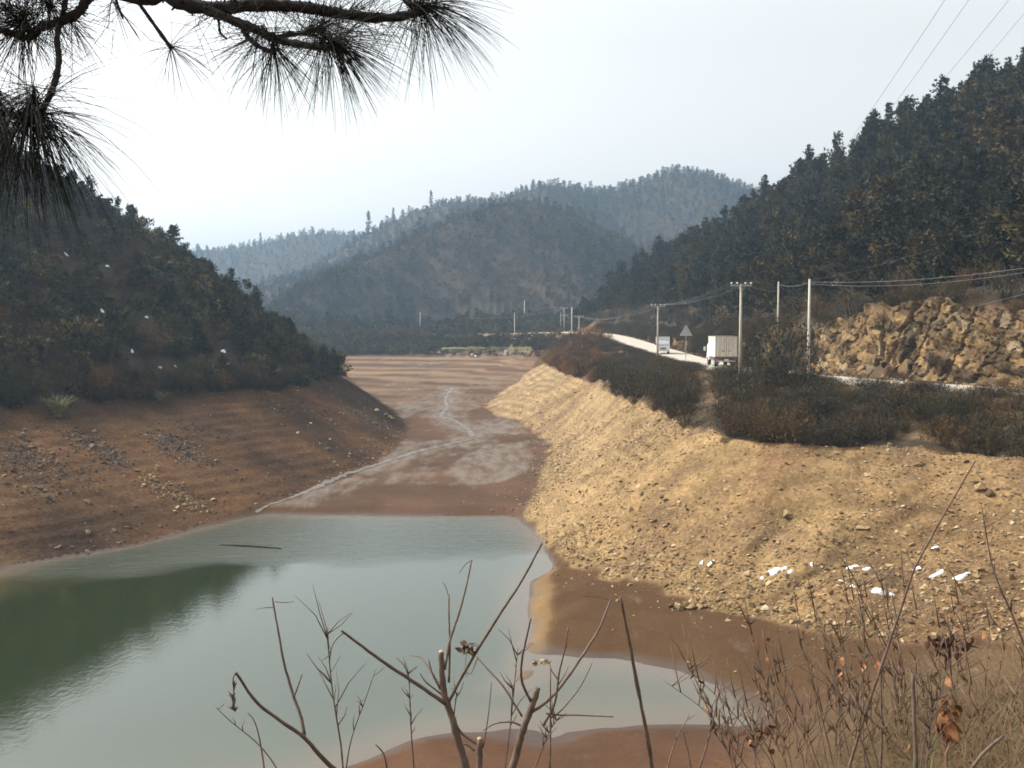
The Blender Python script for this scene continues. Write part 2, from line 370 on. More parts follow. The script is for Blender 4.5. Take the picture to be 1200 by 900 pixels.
# far ridges
def ridge(pts, slope, dz):
    P = [PD(u, v, d, dz) for u, v, d in pts]
    P = catmull(P, 5)
    d, z = dist_poly(XX, YY, P)
    return z-slope*np.sqrt(d*d+64)+slope*8
RD = [ridge([(315,372,372),(340,352,400),(400,304,430),(450,273,450),(500,252,462),(545,237,472),(600,226,480),(640,226,484),(680,241,490),(720,267,500),(770,296,520)], .50, -6),
      ridge([(560,240,690),(610,222,700),(650,214,705),(690,224,710),(740,218,715),(790,202,720),(830,206,722),(880,222,725),(960,246,730),(1100,262,740)], .46, -1),
      ridge([(0,315,950),(150,302,950),(235,288,950),(300,283,950),(345,271,950),(380,267,950),(420,272,950),(470,280,950),(560,280,950)], .42, 0),
      ridge([(360,318,690),(400,288,700),(440,265,710),(480,247,715),(520,234,720),(560,236,720),(620,245,720)], .42, 0),
      ridge([(230,350,540),(290,333,545),(340,318,550),(400,312,555),(450,310,560)], .35, -5)]
RN = fbm(XX, YY, 90, 4, 5)*9+fbm(XX, YY, 28, 3, 9)*3.0
ZF = smooth(np.max(RD, axis=0), 4)
far_gate = np.clip((YY-300)/60, 0, 1)
ZFN = ZF+RN*np.clip((ZF-12)/30, 0, 1)*.55
which = np.argmax(RD, axis=0)
use_far = (ZFN*far_gate > ZS) & (YY > 305)
fg_ = np.clip((YY-302)/75, 0, 1); fg_ = fg_*fg_*(3-2*fg_)
ZS = ZS+np.maximum(ZFN-ZS, 0)*fg_
# relief
river_poly = L_TOE[6:]+FAR_HW[1:]+R_TOE[::-1]
WX_ = fbm(XX, YY, 2.2, 3, 801)*.9; WY_ = fbm(XX, YY, 2.2, 3, 802)*1.5
lbank_m = inpoly(XX+WX_, YY+WY_, L_TOE+L_HW[::-1]) & ~lake_m
rbank_m = inpoly(XX+WX_, YY+WY_, R_TOE[::-1]+R_TOE_NEAR+R_HW[::-1]) & ~lake_m
rbank_m = rbank_m & low
river_m = inpoly(XX, YY, river_poly) & ~lbank_m & ~rbank_m
near_m = (inpoly(XX, YY, [(-60,-220),(60,-220),(60,33)]+[p[:2] for p in NEAR_FOOT[::-1]]+[(-60,20)]))
cliff_poly = [p[:2] for p in CB]+[p[:2] for p in offs(CT, 0.3)[::-1]]
cliff_m = inpoly(XX, YY, cliff_poly) & (YY < 250)
n_lo = fbm(XX, YY, 9.0, 3, 21); n_hi = fbm(XX, YY, 1.6, 4, 31); n_mid = fbm(XX, YY, 3.6, 3, 41)
ladj = lbank_m | rbank_m
edge = np.clip((ZS-0.2)/1.2, 0, 1)
amp_hi = np.where(ladj, np.where(lbank_m, .11, .06*np.clip(1.3-(YY-60)/60, .35, 1))*edge, np.where(river_m, .035, np.where(lake_m, .03, np.where(low, .045, np.where(near_m, .08, .30)))))
amp_lo = np.where(ladj, np.where(lbank_m, .34, .20)*edge, np.where(river_m, .07, np.where(lake_m, np.where(YY < 38, .05, .12), np.where(low, np.where(YY < 38, .05, .12), np.where(near_m, .12, .9)))))
roadk = np.clip((dr-HALF-.6)/2.5, 0, 1)
amp_hi = smooth(amp_hi, 3)*roadk; amp_lo = smooth(amp_lo, 4)*roadk
cm = smooth(cliff_m.astype(float), 2)
ZS = ZS+n_hi*amp_hi+n_lo*amp_lo*np.clip((YY-3)/10, .15, 1)
# shallow rills running down the right bank
al = XX*.53-YY*.85
rill = 1-np.abs(fbm(al, ZT*1.6, 3.4, 3, 402)); rill2 = fbm(al, ZT*1.2, 11, 2, 404)
ZS = ZS-np.where(rbank_m, np.clip(1.3-(YY-55)/35, .3, 1)*(np.clip(rill-.72, 0, 1)*1.5*np.clip(rill2+.5, 0, 1)+.25*rill2)*np.clip((ZS-.6)/2, 0, 1), 0)
ZS = ZS-.9*smooth(cliff_m.astype(float), 2)
# strand lines: old water levels cut faint steps in the banks and terraces in the river bed
def terrace(z, step, k):
    q = z/step; fr = q-np.floor(q); s = fr*fr*(3-2*fr); s = s*s*(3-2*s)
    return z+(np.floor(q)*step+s*step-z)*k
zz = ZS+fbm(XX, YY, 14, 2, 77)*.12
ZS = np.where(ladj & (ZS > .5), ZS+(terrace(zz, .55, .55)-zz)*np.clip(n_lo+.55, 0, 1), ZS)
zz = ZS+fbm(XX, YY, 40, 3, 78)*.25
ZS = np.where(river_m & (YY > 120), ZS+(terrace(zz, .8, .85)-zz), ZS)
# the road bench
k = np.clip((dr-HALF-.9)/1.6, 0, 1)
_, rz = dist_poly(XX, YY, ROAD)
ZS = ZS*k+(rz-.14)*(1-k)
HZ = ZS
def height(x, y):
    x = np.asarray(x, float); y = np.asarray(y, float)
    i = np.clip(np.searchsorted(GX, x)-1, 0, len(GX)-2); j = np.clip(np.searchsorted(GY, y)-1, 0, len(GY)-2)
    tx = (x-GX[i])/(GX[i+1]-GX[i]); ty = (y-GY[j])/(GY[j+1]-GY[j])
    return (HZ[j, i]*(1-tx)+HZ[j, i+1]*tx)*(1-ty)+(HZ[j+1, i]*(1-tx)+HZ[j+1, i+1]*tx)*ty
def h1(x, y): return float(height(np.array([x]), np.array([y]))[0])
def onground(u, v, d0=6.0, d1=1200.0):
    """first point of the ground on the line of sight through a point of the photograph"""
    d = np.concatenate([np.arange(d0, 130, .1), np.arange(130, d1, .5)])
    a, y, z = ray(u, v); kk = d/y
    g = height(a*kk, d); zz = EYE+z*kk
    i = np.argmax(g >= zz)
    return (a*kk[i], d[i], float(g[i]))

# ------------------------------------------------------------------ ground colours (albedo of the soil itself)
COLR = np.zeros(XX.shape+(3,)); COLR[:] = (0.055, 0.042, 0.028)
def paint(mask, c): COLR[mask] = c
nA = fbm(XX, YY, 7, 4, 51)[..., None]; nB = fbm(XX, YY, 2.5, 4, 61)[..., None]; nC = fbm(XX, YY, 18, 3, 66)[..., None]
paint(low, (0.082, 0.046, 0.023))                                         # wet brown mud
def lerp(a, b, t): return np.array(a)*(1-t)+np.array(b)*t
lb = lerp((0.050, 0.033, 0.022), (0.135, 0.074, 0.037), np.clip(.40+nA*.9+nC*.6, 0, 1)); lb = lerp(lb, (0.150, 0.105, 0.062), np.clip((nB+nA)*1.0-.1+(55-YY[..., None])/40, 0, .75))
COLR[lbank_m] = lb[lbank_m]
top = np.clip((ZS-6.0)/2.0, 0, 1)[..., None]
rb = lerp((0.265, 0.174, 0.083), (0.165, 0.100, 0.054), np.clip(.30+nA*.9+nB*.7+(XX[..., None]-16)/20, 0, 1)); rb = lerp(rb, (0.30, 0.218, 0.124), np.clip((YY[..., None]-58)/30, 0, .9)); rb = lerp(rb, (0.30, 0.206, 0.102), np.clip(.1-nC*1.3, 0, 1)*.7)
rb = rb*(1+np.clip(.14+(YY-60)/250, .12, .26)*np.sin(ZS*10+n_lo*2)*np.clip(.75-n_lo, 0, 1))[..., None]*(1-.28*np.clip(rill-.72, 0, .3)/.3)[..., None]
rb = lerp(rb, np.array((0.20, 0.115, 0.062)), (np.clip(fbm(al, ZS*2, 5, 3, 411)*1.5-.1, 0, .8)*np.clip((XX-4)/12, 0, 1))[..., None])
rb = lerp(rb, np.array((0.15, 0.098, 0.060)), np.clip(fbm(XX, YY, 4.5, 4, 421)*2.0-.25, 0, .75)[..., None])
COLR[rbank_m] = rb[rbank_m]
rv = lerp((0.118, 0.067, 0.042), (0.074, 0.046, 0.030), np.clip(.5+nA, 0, 1))
rv = lerp(rv, (0.215, 0.145, 0.085), np.clip((YY[..., None]-135)/80, 0, 1)*np.clip(.4+nC*.6+np.sin(ZS[..., None]*11+nC*3)*.65, 0, 1))
COLR[river_m] = rv[river_m]
nearshore = low & ~lake_m & ~ladj & ~river_m & (YY < 37)
COLR[nearshore] = lerp((0.105, 0.054, 0.030), (0.075, 0.042, 0.026), np.clip(.5+nA, 0, 1))[nearshore]
near_all = near_m & (ZS > 1.0)
COLR[near_all] = lerp((0.20, 0.14, 0.08), (0.11, 0.085, 0.05), np.clip(.5+nB, 0, 1))[near_all]
verge = (~low) & (dr < 12) & (YY > 30) & ~cliff_m & (HZ-rz < 2)
COLR[verge] = lerp((0.20, 0.135, 0.075), (0.11, 0.08, 0.05), np.clip(.5+nA*.8, 0, 1))[verge]
cl = lerp((0.25, 0.15, 0.07), (0.10, 0.068, 0.043), np.clip(.45+nB*1.2, 0, 1))
COLR[cliff_m] = cl[cliff_m]
# the sandy rim of the mud spit towards the lake
spit = [PZ(u, v, 0) for u, v in ((650,668),(618,678),(612,735),(598,775),(590,803),(603,812),(634,785),(640,740),(646,700))]
sp = smooth(inpoly(XX+WX_*.3, YY+WY_*.3, spit).astype(float), 1)[..., None]
COLR = COLR*(1-sp*(~lake_m)[..., None])+np.array((0.19, 0.122, 0.058))*sp*(~lake_m)[..., None]
for c in range(3): COLR[..., c] = smooth(COLR[..., c], 1)
# thin grey silt films left on the river bed
SILT = np.zeros(XX.shape)
def silt(poly, zg, k=1.0):
    global SILT
    P = [PZ(u, v, zg) for u, v in poly]
    SILT = np.maximum(SILT, inpoly(XX, YY, P)*k)
silt([(518,556),(538,537),(575,525),(610,523),(626,534),(620,550),(590,562),(555,564)], 1.0, .75)
silt([(552,503),(565,495),(590,490),(612,498),(620,507),(590,508)], 1.7, .75)
silt([(490,526),(510,518),(540,517),(520,523)], 1.2, .7)
silt([(452,484),(470,474),(495,475),(498,481),(470,488)], 2.2, .65)
silt([(530,477),(556,473),(566,477),(540,482)], 2.4, .6)
silt([(440,468),(560,467),(560,468.5),(440,469.5)], 2.9, .8)
silt([(420,453),(520,452.5),(540,454),(420,455)], 3.6, .6)
silt([(545,448),(585,447),(590,453),(550,452)], 3.9, .55)
SD, _ = dist_poly(XX, YY, [PZ(u, v, z_) for u, v, z_ in ((330,590,.6),(390,563,.8),(440,545,1.0),(490,529,1.1),(530,520,1.4),(550,515,1.5),(553,505,1.7),(534,494,1.9),(520,486,2.1),(524,474,2.5),(530,455,3.5))])
SILT = np.maximum(SILT, np.clip(1.0-SD/4.5, 0, .8)*river_m)
SILT = np.maximum(SILT, (fbm(XX, YY, 10, 4, 501)*1.6-.15).clip(0, .55)*river_m*(YY > 85))
SILT = smooth(SILT, 4)
WET = smooth(np.clip(1-(HZ-.02)/(.16+.10*fbm(XX, YY, 3, 2, 555)), 0, 1)*low*(~river_m), 1)

# ------------------------------------------------------------------ ground split into named pieces of one sheet
ny, nx = XX.shape
ZONE = np.zeros(XX.shape, int)
ZONE[:] = 1                                                     # default hillside
ZONE[(XX < -8) & (YY < 210)] = 2                                # left hill
ZONE[(XX > 8) & (YY < 330)] = 3                                 # right hill
for q in range(5): ZONE[use_far & (which == q)] = 10+q
ZONE[(~low) & (dr < 9.5) & (YY > 25) & (YY < 330)] = 4          # verge
ZONE[near_m] = 5
ZONE[low] = 6; ZONE[nearshore] = 6
ZONE[river_m] = 7; ZONE[lbank_m] = 8; ZONE[rbank_m] = 9; ZONE[cliff_m] = 20; ZONE[lake_m] = 21
NAMES = {1: ('valley_floor', 'hill', 'brown valley floor and lower slopes behind the drained bed'), 2: ('left_hill', 'hill', 'dark scrub covered hill on the left above the brown bank'),
 3: ('right_hill', 'hill', 'pine covered hill on the right above the road and cliff'), 4: ('road_verge', 'bank', 'earthen verge and embankment along the pale road'),
 5: ('near_bank', 'bank', 'dry grassy bank right in front of the camera'), 6: ('mud_flat', 'bed', 'smooth dark brown mud flat beside the small inlet'),
 7: ('river_bed', 'bed', 'drained reddish river bed with grey silt behind the lake'), 8: ('left_bank', 'bank', 'shaded reddish brown drawdown bank below the left hill'),
 9: ('right_bank', 'bank', 'sunlit tan stony drawdown bank below the road'), 10: ('middle_hill', 'hill', 'brownish wooded hill in the middle behind the bed'),
 11: ('far_right_hill', 'hill', 'hazy blue wooded hill behind the middle hill'), 12: ('far_left_ridge', 'hill', 'faint blue ridge farthest away on the left'),
 13: ('far_left_hill', 'hill', 'hazy blue hill left of the middle hill'), 14: ('far_valley_slope', 'hill', 'pale green low slope in the hazy valley'),
 20: ('cut_slope', 'cliff', 'earth of the road cutting behind the rock face'), 21: ('lake_bed', 'bed', 'muddy lake bottom under the green water')}
FZ = ZONE[:-1, :-1]
allv = np.stack([XX, YY, HZ], -1).reshape(-1, 3)
idx = np.arange(ny*nx).reshape(ny, nx)
quads = np.stack([idx[:-1, :-1], idx[:-1, 1:], idx[1:, 1:], idx[1:, :-1]], -1).reshape(-1, 4)
# normals of the whole sheet, so that the seams between its pieces do not show
gy, gx = np.gradient(HZ, GY, GX)
NRM = np.stack([-gx, -gy, np.ones_like(gx)], -1); NRM /= np.linalg.norm(NRM, axis=-1, keepdims=True); NRM = NRM.reshape(-1, 3)
PIECES = {}
for zid, (nm, mk, lab) in NAMES.items():
    q = quads[FZ.reshape(-1) == zid]
    if not len(q): continue
    used, inv = np.unique(q, return_inverse=True)
    me = bpy.data.meshes.new(nm); vs = allv[used]
    me.vertices.add(len(vs)); me.vertices.foreach_set('co', vs.reshape(-1))
    fc = inv.reshape(-1, 4); nf = len(fc)
    me.loops.add(nf*4); me.loops.foreach_set('vertex_index', fc.reshape(-1).astype(np.int32))
    me.polygons.add(nf); me.polygons.foreach_set('loop_start', np.arange(0, nf*4, 4, dtype=np.int32))
    me.update(calc_edges=True)
    me.polygons.foreach_set('use_smooth', [True]*nf)
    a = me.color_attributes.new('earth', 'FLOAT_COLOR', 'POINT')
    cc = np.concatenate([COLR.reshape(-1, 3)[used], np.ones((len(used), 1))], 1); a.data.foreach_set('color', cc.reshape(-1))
    if mk == 'bed':
        a = me.attributes.new('silt', 'FLOAT', 'POINT'); a.data.foreach_set('value', SILT.reshape(-1)[used]); a = me.attributes.new('wet', 'FLOAT', 'POINT'); a.data.foreach_set('value', WET.reshape(-1)[used])
    me.normals_split_custom_set_from_vertices(NRM[used].tolist())
    me.materials.append(M[mk]); me.validate()
    PIECES[nm] = tag(link(nm, me), lab, None, None, 'structure')

# ------------------------------------------------------------------ water
def water_mat():
    m, t, b = mat('green_water', 0.04, 0.5)
    b.inputs['IOR'].default_value = 1.9
    b.inputs['Specular Tint'].default_value = (.91, 1.0, .89, 1)
    dp = N(t, 'ShaderNodeAttribute', attribute_name='depth'); co = coords(t)
    c = ramp(t, dp.outputs['Fac'], [(0.0, (0.10, 0.062, 0.033)), (0.1, (0.085, 0.062, 0.033)), (0.3, (0.040, 0.043, 0.019)), (0.6, (0.023, 0.031, 0.012))])
    t.links.new(c, b.inputs['Base Color'])
    ca = coords(t, (1, .55, 1)); 
    r1 = noise(t, ca, 5.0, 4, .6); r2 = noise(t, coords(t, (.5, 1, 1)), 1.1, 3, .5)
    ad = N(t, 'ShaderNodeMath', operation='MULTIPLY_ADD'); ad.inputs[1].default_value = .55; t.links.new(r2, ad.inputs[0]); t.links.new(r1, ad.inputs[2])
    wind = N(t, 'ShaderNodeAttribute', attribute_name='wind')
    bn = bump(t, b, ad.outputs[0], .1, .06)
    ws = N(t, 'ShaderNodeMapRange'); ws.inputs[3].default_value = .07; ws.inputs[4].default_value = .8
    t.links.new(wind.outputs['Fac'], ws.inputs[0]); t.links.new(ws.outputs[0], bn.inputs['Strength'])
    rg = N(t, 'ShaderNodeMapRange'); rg.inputs[3].default_value = .03; rg.inputs[4].default_value = .16
    t.links.new(wind.outputs['Fac'], rg.inputs[0]); t.links.new(rg.outputs[0], b.inputs['Roughness'])
    return m
M['water'] = water_mat()
wx = np.arange(-48, 14.01, .5); wy = np.arange(22, 79.01, .5)
WX, WY = np.meshgrid(wx, wy); wz = height(WX, WY)
keepv = wz < .35
wv = np.stack([WX, WY, np.zeros_like(WX)], -1).reshape(-1, 3); wi = np.arange(WX.size).reshape(WX.shape)
wq = np.stack([wi[:-1, :-1], wi[:-1, 1:], wi[1:, 1:], wi[1:, :-1]], -1)
kq = keepv[:-1, :-1] | keepv[:-1, 1:] | keepv[1:, 1:] | keepv[1:, :-1]
wq = wq[kq]; used, inv = np.unique(wq, return_inverse=True)
me = bpy.data.meshes.new('lake'); me.from_pydata(wv[used].tolist(), [], inv.reshape(-1, 4).tolist())
a = me.attributes.new('depth', 'FLOAT', 'POINT'); a.data.foreach_set('value', np.clip(-wz.reshape(-1)[used]/2.2, 0, 1))
def wpix(x, y): return 600+x/y*F_PX, 385+EYE/y*F_PX
U = 600+WX/WY*F_PX
# a breeze ruffles the upper (far) half of the lake; its edge runs slanting from the left bank to the far shore
front = 57.0+(-14-WX)*-0.22
wind = np.clip((WY-front+fbm(WX, WY, 8, 3, 91)*3)/3.0, 0, 1)
a = me.attributes.new('wind', 'FLOAT', 'POINT'); a.data.foreach_set('value', wind.reshape(-1)[used])
me.materials.append(M['water'])
tag(link('lake', me), 'calm grey green lake water between the drained banks', None, None, 'structure')

def strip(name, pts, widths, m, dz, label):
    mb = MB(); P = catmull([(p[0], p[1], 0) for p in pts], 14); W = np.interp(np.linspace(0, 1, len(P)), np.linspace(0, 1, len(widths)), widths)
    rows = []
    for i, p in enumerate(P):
        a_ = P[max(i-1, 0)]; b_ = P[min(i+1, len(P)-1)]; t = np.array((b_[0]-a_[0], b_[1]-a_[1])); t /= np.linalg.norm(t)
        wj = W[i]*random.uniform(.45, 1.45); oj = random.uniform(-.25, .25)*W[i]; row = []
        for s in (-1, -.33, .33, 1):
            x = p[0]+t[1]*(s*wj/2+oj); y = p[1]-t[0]*(s*wj/2+oj); row.append((x, y))
        rows.append([(x, y, h1(x, y)+dz) for x, y in row])
    for r in rows: mb.v.extend(r)
    for i in range(len(rows)-1):
        for k2 in range(3): mb.f.append((i*4+k2, i*4+k2+1, i*4+4+k2+1, i*4+4+k2)); mb.m.append(0)
    return tag(mb.build(name, m), label, None, None, 'structure')
M['shallow'] = simple('shallow_running_water', (0.135, 0.108, 0.085), 0.5, 0.2, 1.5, spec=0.6, bmp=0.3)
SP = [onground(u, v) for u, v in ((300,601),(340,584),(390,563),(440,545),(490,529),(530,520),(550,515))]
strip('stream', SP, [.25, .35, .55, .45, .7, .5, .6], M['shallow'], .035, 'thin pale stream crossing the reddish bed towards the lake')
SP = [onground(u, v) for u, v in ((553,512),(548,503),(534,494),(518,488),(524,478),(522,470),(530,455))]
strip('stream', SP, [.65, .6, .6, .65, .5, .45, .4], M['shallow'], .035, 'upper bend of the pale stream higher up the bed')

# ------------------------------------------------------------------ road
mb = MB(); ring = []
prof = [(-HALF, -.10), (-HALF+.02, .0), (0, .05), (HALF-.02, 0), (HALF, -.10)]
for (o, dz) in prof: ring.append([(p[0], p[1], p[2]+dz) for p in offs(ROAD, o)])
n = len(ROAD)
for r in ring: mb.v.extend(r)
for j in range(4):
    for i in range(n-1): mb.f.append((j*n+i, j*n+i+1, (j+1)*n+i+1, (j+1)*n+i)); mb.m.append(0)
tag(mb.build('road', M['road']), 'pale dusty concrete road curving along the right hill', None, None, 'structure')

# green crop strip on the far shore
FP = [(onground(u, 410.6), onground(u, 408.2)) for u in range(518, 624, 4)]; mb = MB()
for lo_, hi_ in FP:
    for k_ in range(5):
        t_ = k_/4; x_ = lo_[0]*(1-t_)+hi_[0]*t_; y_ = lo_[1]*(1-t_)+hi_[1]*t_; mb.v.append((x_, y_, h1(x_, y_)+.15+.15*random.random()))
for i in range(len(FP)-1):
    for k_ in range(4): mb.f.append((i*5+k_, i*5+5+k_, i*5+6+k_, i*5+1+k_)); mb.m.append(0)
tag(mb.build('crop_field', M['field']), 'bright green strip of crops on the far shore', None, None, 'structure')

# ------------------------------------------------------------------ plants: shared meshes
def tinted(v, f, tint, name, m):
    me = bpy.data.meshes.new(name); me.from_pydata(v, [], f)
    a = me.attributes.new('tint', 'FLOAT', 'FACE'); a.data.foreach_set('value', tint)
    me.materials.append(m); return me
def rv3(rnd): 
    while True:
        p = Vector((rnd.uniform(-1, 1), rnd.uniform(-1, 1), rnd.uniform(-1, 1)))
        if .05 < p.length < 1: return p
def card(v, f, ti, c, ax, up, L, W, t):
    ax = ax.normalized(); s = ax.cross(up)
    if s.length < 1e-3: s = ax.cross(Vector((1, 0, 0)))
    s = s.normalized()*W/2; n = len(v)
    v += [tuple(c-s*.4), tuple(c+ax*L*.45-s), tuple(c+ax*L), tuple(c+ax*L*.55+s)]
    f.append((n, n+1, n+2, n+3)); ti.append(max(0, min(1, t)))
def conifer(name, h, rad, m, seed, whorls=13, per=5, clumps=4, cards=3, sharp=1.0, low_=.12, cs=1.0, gap=.24):
    rnd = random.Random(seed); v, f, ti = [], [], []
    for i in range(whorls):
        q = (i+rnd.uniform(-.2, .2))/whorls; z = h*(low_+(1-low_)*q*.97)
        rr = rad*((1-q)**sharp*.85+.15)*rnd.uniform(.6, 1.2)*min(1, .55+q*3)
        for j in range(per):
            if rnd.random() < gap: continue
            an = 2*math.pi*(j/per)+i*1.1+rnd.uniform(-.4, .4); L = rr*rnd.uniform(.6, 1.25)
            d = Vector((math.cos(an), math.sin(an), rnd.uniform(-.15, .4)))
            bt = rnd.uniform(.1, .75)
            for k_ in range(clumps):
                p = Vector((0, 0, z))+d*L*(k_+.6)/clumps+rv3(rnd)*.12*rad
                for c_ in range(cards):
                    ax = (d*.7+rv3(rnd)+Vector((0, 0, .25)))
                    card(v, f, ti, p, ax, rv3(rnd), rad*rnd.uniform(.15, .30)*cs, rad*rnd.uniform(.06, .12)*cs, bt+rnd.uniform(-.2, .3))
    return tinted(v, f, ti, name, m)
def trunk_mesh(name, h, r, seed):
    rnd = random.Random(seed); mb = MB(); pts = [(rnd.uniform(-.04, .04)*i, rnd.uniform(-.04, .04)*i, -0.4+h*.95*i/4) for i in range(5)]
    mb.tube(pts, [r, r*.8, r*.6, r*.4, r*.12], 5)
    for i in range(7):
        z = h*rnd.uniform(.25, .85); an = rnd.uniform(0, 6.28); L = h*.16*(1.2-z/h)*1.5
        mb.tube([(0, 0, z), (math.cos(an)*L, math.sin(an)*L, z+L*.3)], [r*.3, r*.08], 3)
    return mb.mesh(name, M['bark'])
def scrubby(name, h, rad, m, seed, twigs=70, subs=4, leaves=120, lw=.10, tw=.022):
    """twiggy deciduous scrub: many forking twigs and some small leaves"""
    rnd = random.Random(seed); v, f, ti = [], [], []
    for i in range(twigs):
        an = rnd.uniform(0, 6.28); lean = rnd.uniform(.05, .95)
        tip = Vector((math.cos(an)*rad*lean, math.sin(an)*rad*lean, h*rnd.uniform(.45, 1.0)*math.sqrt(max(.1, 1-.65*lean**2))))
        b0 = Vector((math.cos(an)*rad*.18*rnd.random(), math.sin(an)*rad*.18*rnd.random(), -.15))
        mid = b0.lerp(tip, .5)+rv3(rnd)*.12*rad+Vector((0, 0, .08*h)); t0 = rnd.uniform(.1, .8)
        card(v, f, ti, b0, mid-b0, rv3(rnd), (mid-b0).length*1.05, tw*1.6, t0); card(v, f, ti, mid, tip-mid, rv3(rnd), (tip-mid).length, tw, t0)
        for s_ in range(subs):
            p = mid.lerp(tip, rnd.random()); dd = (tip-mid).normalized()+rv3(rnd)*.9+Vector((0, 0, .3))
            card(v, f, ti, p, dd, rv3(rnd), rad*rnd.uniform(.15, .45), tw*.8, t0+rnd.uniform(-.1, .3))
    for i in range(leaves):
        an = rnd.uniform(0, 6.28); q = math.sqrt(rnd.random())*.95; zt = h*math.sqrt(max(.05, 1-.75*q*q))
        p = Vector((math.cos(an)*rad*q, math.sin(an)*rad*q, zt*rnd.uniform(.15, 1.0)))
        card(v, f, ti, p, rv3(rnd), rv3(rnd), lw*rnd.uniform(.7, 1.6), lw*rnd.uniform(.5, 1.0), rnd.uniform(.1, 1))
    return tinted(v, f, ti, name, m)
def hidden_collection(name, meshes):
    c = bpy.data.collections.new(name)                   # a library of plant meshes for the geometry nodes; not in the scene
    for i, me in enumerate(meshes):
        o = bpy.data.objects.new('%s_%02d' % (name, i), me); c.objects.link(o)
    return c
PINES = [conifer('crown', 5.6, 1.75, M['pine'], 1, 10, 6, 4, 8, .8, .2), conifer('crown', 6.4, 1.6, M['pine'], 2, 11, 5, 4, 8, .9, .26), conifer('crown', 4.8, 1.85, M['pine'], 3, 10, 6, 4, 7, .6, .2), conifer('crown', 6.8, 1.45, M['fir'], 4, 13, 6, 4, 7, 1.05)]
PH = [5.6, 6.4, 4.8, 6.8]
TRUNKS = [trunk_mesh('trunk', h, .13, i) for i, h in enumerate(PH)]
def bare_tree(name, seed):
    rnd = random.Random(seed); return scrubby(name, 4.8, 1.7, M['scrub'], seed, 60, 7, 150, .12, .03)
SCRUBS = [scrubby('scrub', 2.0, 1.5, M['scrub'], 11, 80, 5, 160, .14, .028), scrubby('scrub', 1.6, 1.4, M['bush'], 12, 60, 4, 260, .16, .028), scrubby('scrub', 2.6, 1.6, M['scrub'], 13, 80, 6, 120, .13, .028)]
def light(name, h, r, m, seed): return conifer(name, h, r, m, seed, 9, 5, 3, 2, .8, .12, 1.7)
LIGHTS = [light('far_pine', 5.6, 1.9, M['pine'], 51), light('far_pine', 6.6, 1.8, M['fir'], 52), light('far_pine', 5.0, 2.0, M['pine'], 53)]

def clumpbush(name, h, rad, m, seed, nc=34, per=16):
    rnd = random.Random(seed); v, f, ti = [], [], []
    for i in range(nc):
        d = rv3(rnd).normalized(); d.z = abs(d.z); c = Vector((d.x*rad*.8, d.y*rad*.8, h*(.18+.72*d.z)))*rnd.uniform(.7, 1.05); bt = rnd.uniform(.05, .75)
        for k_ in range(per): card(v, f, ti, c+rv3(rnd)*rad*.24, d+rv3(rnd)*.9, rv3(rnd), rad*rnd.uniform(.14, .28), rad*rnd.uniform(.07, .14), bt+rnd.uniform(-.15, .3))
    return tinted(v, f, ti, name, m)
M['olive'] = foliage('olive_leaves', (0.012, 0.0125, 0.006), (0.115, 0.105, 0.048))
LIGHTS = LIGHTS+[clumpbush('far_scrub', 3.4, 2.2, M['scrub'], 54, 26, 9), clumpbush('far_scrub', 2.8, 2.3, M['scrub'], 55, 26, 9)]
SCRUBS = SCRUBS+[clumpbush('bush', 2.2, 1.5, M['olive'], 14), clumpbush('bush', 1.7, 1.3, M['scrub'], 15), clumpbush('bush', 2.8, 1.4, M['olive'], 16)]
BUSHES = [scrubby('foliage', 2.1, 1.6, M['bush'], 21, 90, 5, 420, .12, .022), scrubby('foliage', 1.8, 1.5, M['scrub'], 22, 110, 6, 200, .11, .022), scrubby('foliage', 2.4, 1.5, M['bush'], 23, 100, 6, 360, .11, .022)]
REDBUSH = [scrubby('foliage', 1.9, 1.6, M['redbush'], 31, 110, 6, 330, .12, .024)]
BARETREES = [bare_tree('crown', 41), bare_tree('crown', 42)]
def scatter_nodes(name, coll):
    g = bpy.data.node_groups.new(name, 'GeometryNodeTree')
    g.interface.new_socket('Geometry', in_out='INPUT', socket_type='NodeSocketGeometry'); g.interface.new_socket('Geometry', in_out='OUTPUT', socket_type='NodeSocketGeometry')
    i = g.nodes.new('NodeGroupInput'); o = g.nodes.new('NodeGroupOutput'); p = g.nodes.new('GeometryNodeInstanceOnPoints')
    c = g.nodes.new('GeometryNodeCollectionInfo'); c.inputs['Collection'].default_value = coll; c.inputs['Separate Children'].default_value = True; c.inputs['Reset Children'].default_value = True
    def attr(n, t):
        a = g.nodes.new('GeometryNodeInputNamedAttribute'); a.data_type = t; a.inputs['Name'].default_value = n
        return next(s for s in a.outputs if s.enabled and s.name == 'Attribute')
    p.inputs['Pick Instance'].default_value = True
    e = g.nodes.new('FunctionNodeEulerToRotation'); g.links.new(attr('rot', 'FLOAT_VECTOR'), e.inputs[0]); g.links.new(e.outputs[0], p.inputs['Rotation'])
    g.links.new(attr('scl', 'FLOAT_VECTOR'), p.inputs['Scale']); g.links.new(attr('idx', 'INT'), p.inputs['Instance Index'])
    g.links.new(i.outputs[0], p.inputs['Points']); g.links.new(c.outputs[0], p.inputs['Instance']); g.links.new(p.outputs[0], o.inputs[0])
    return g
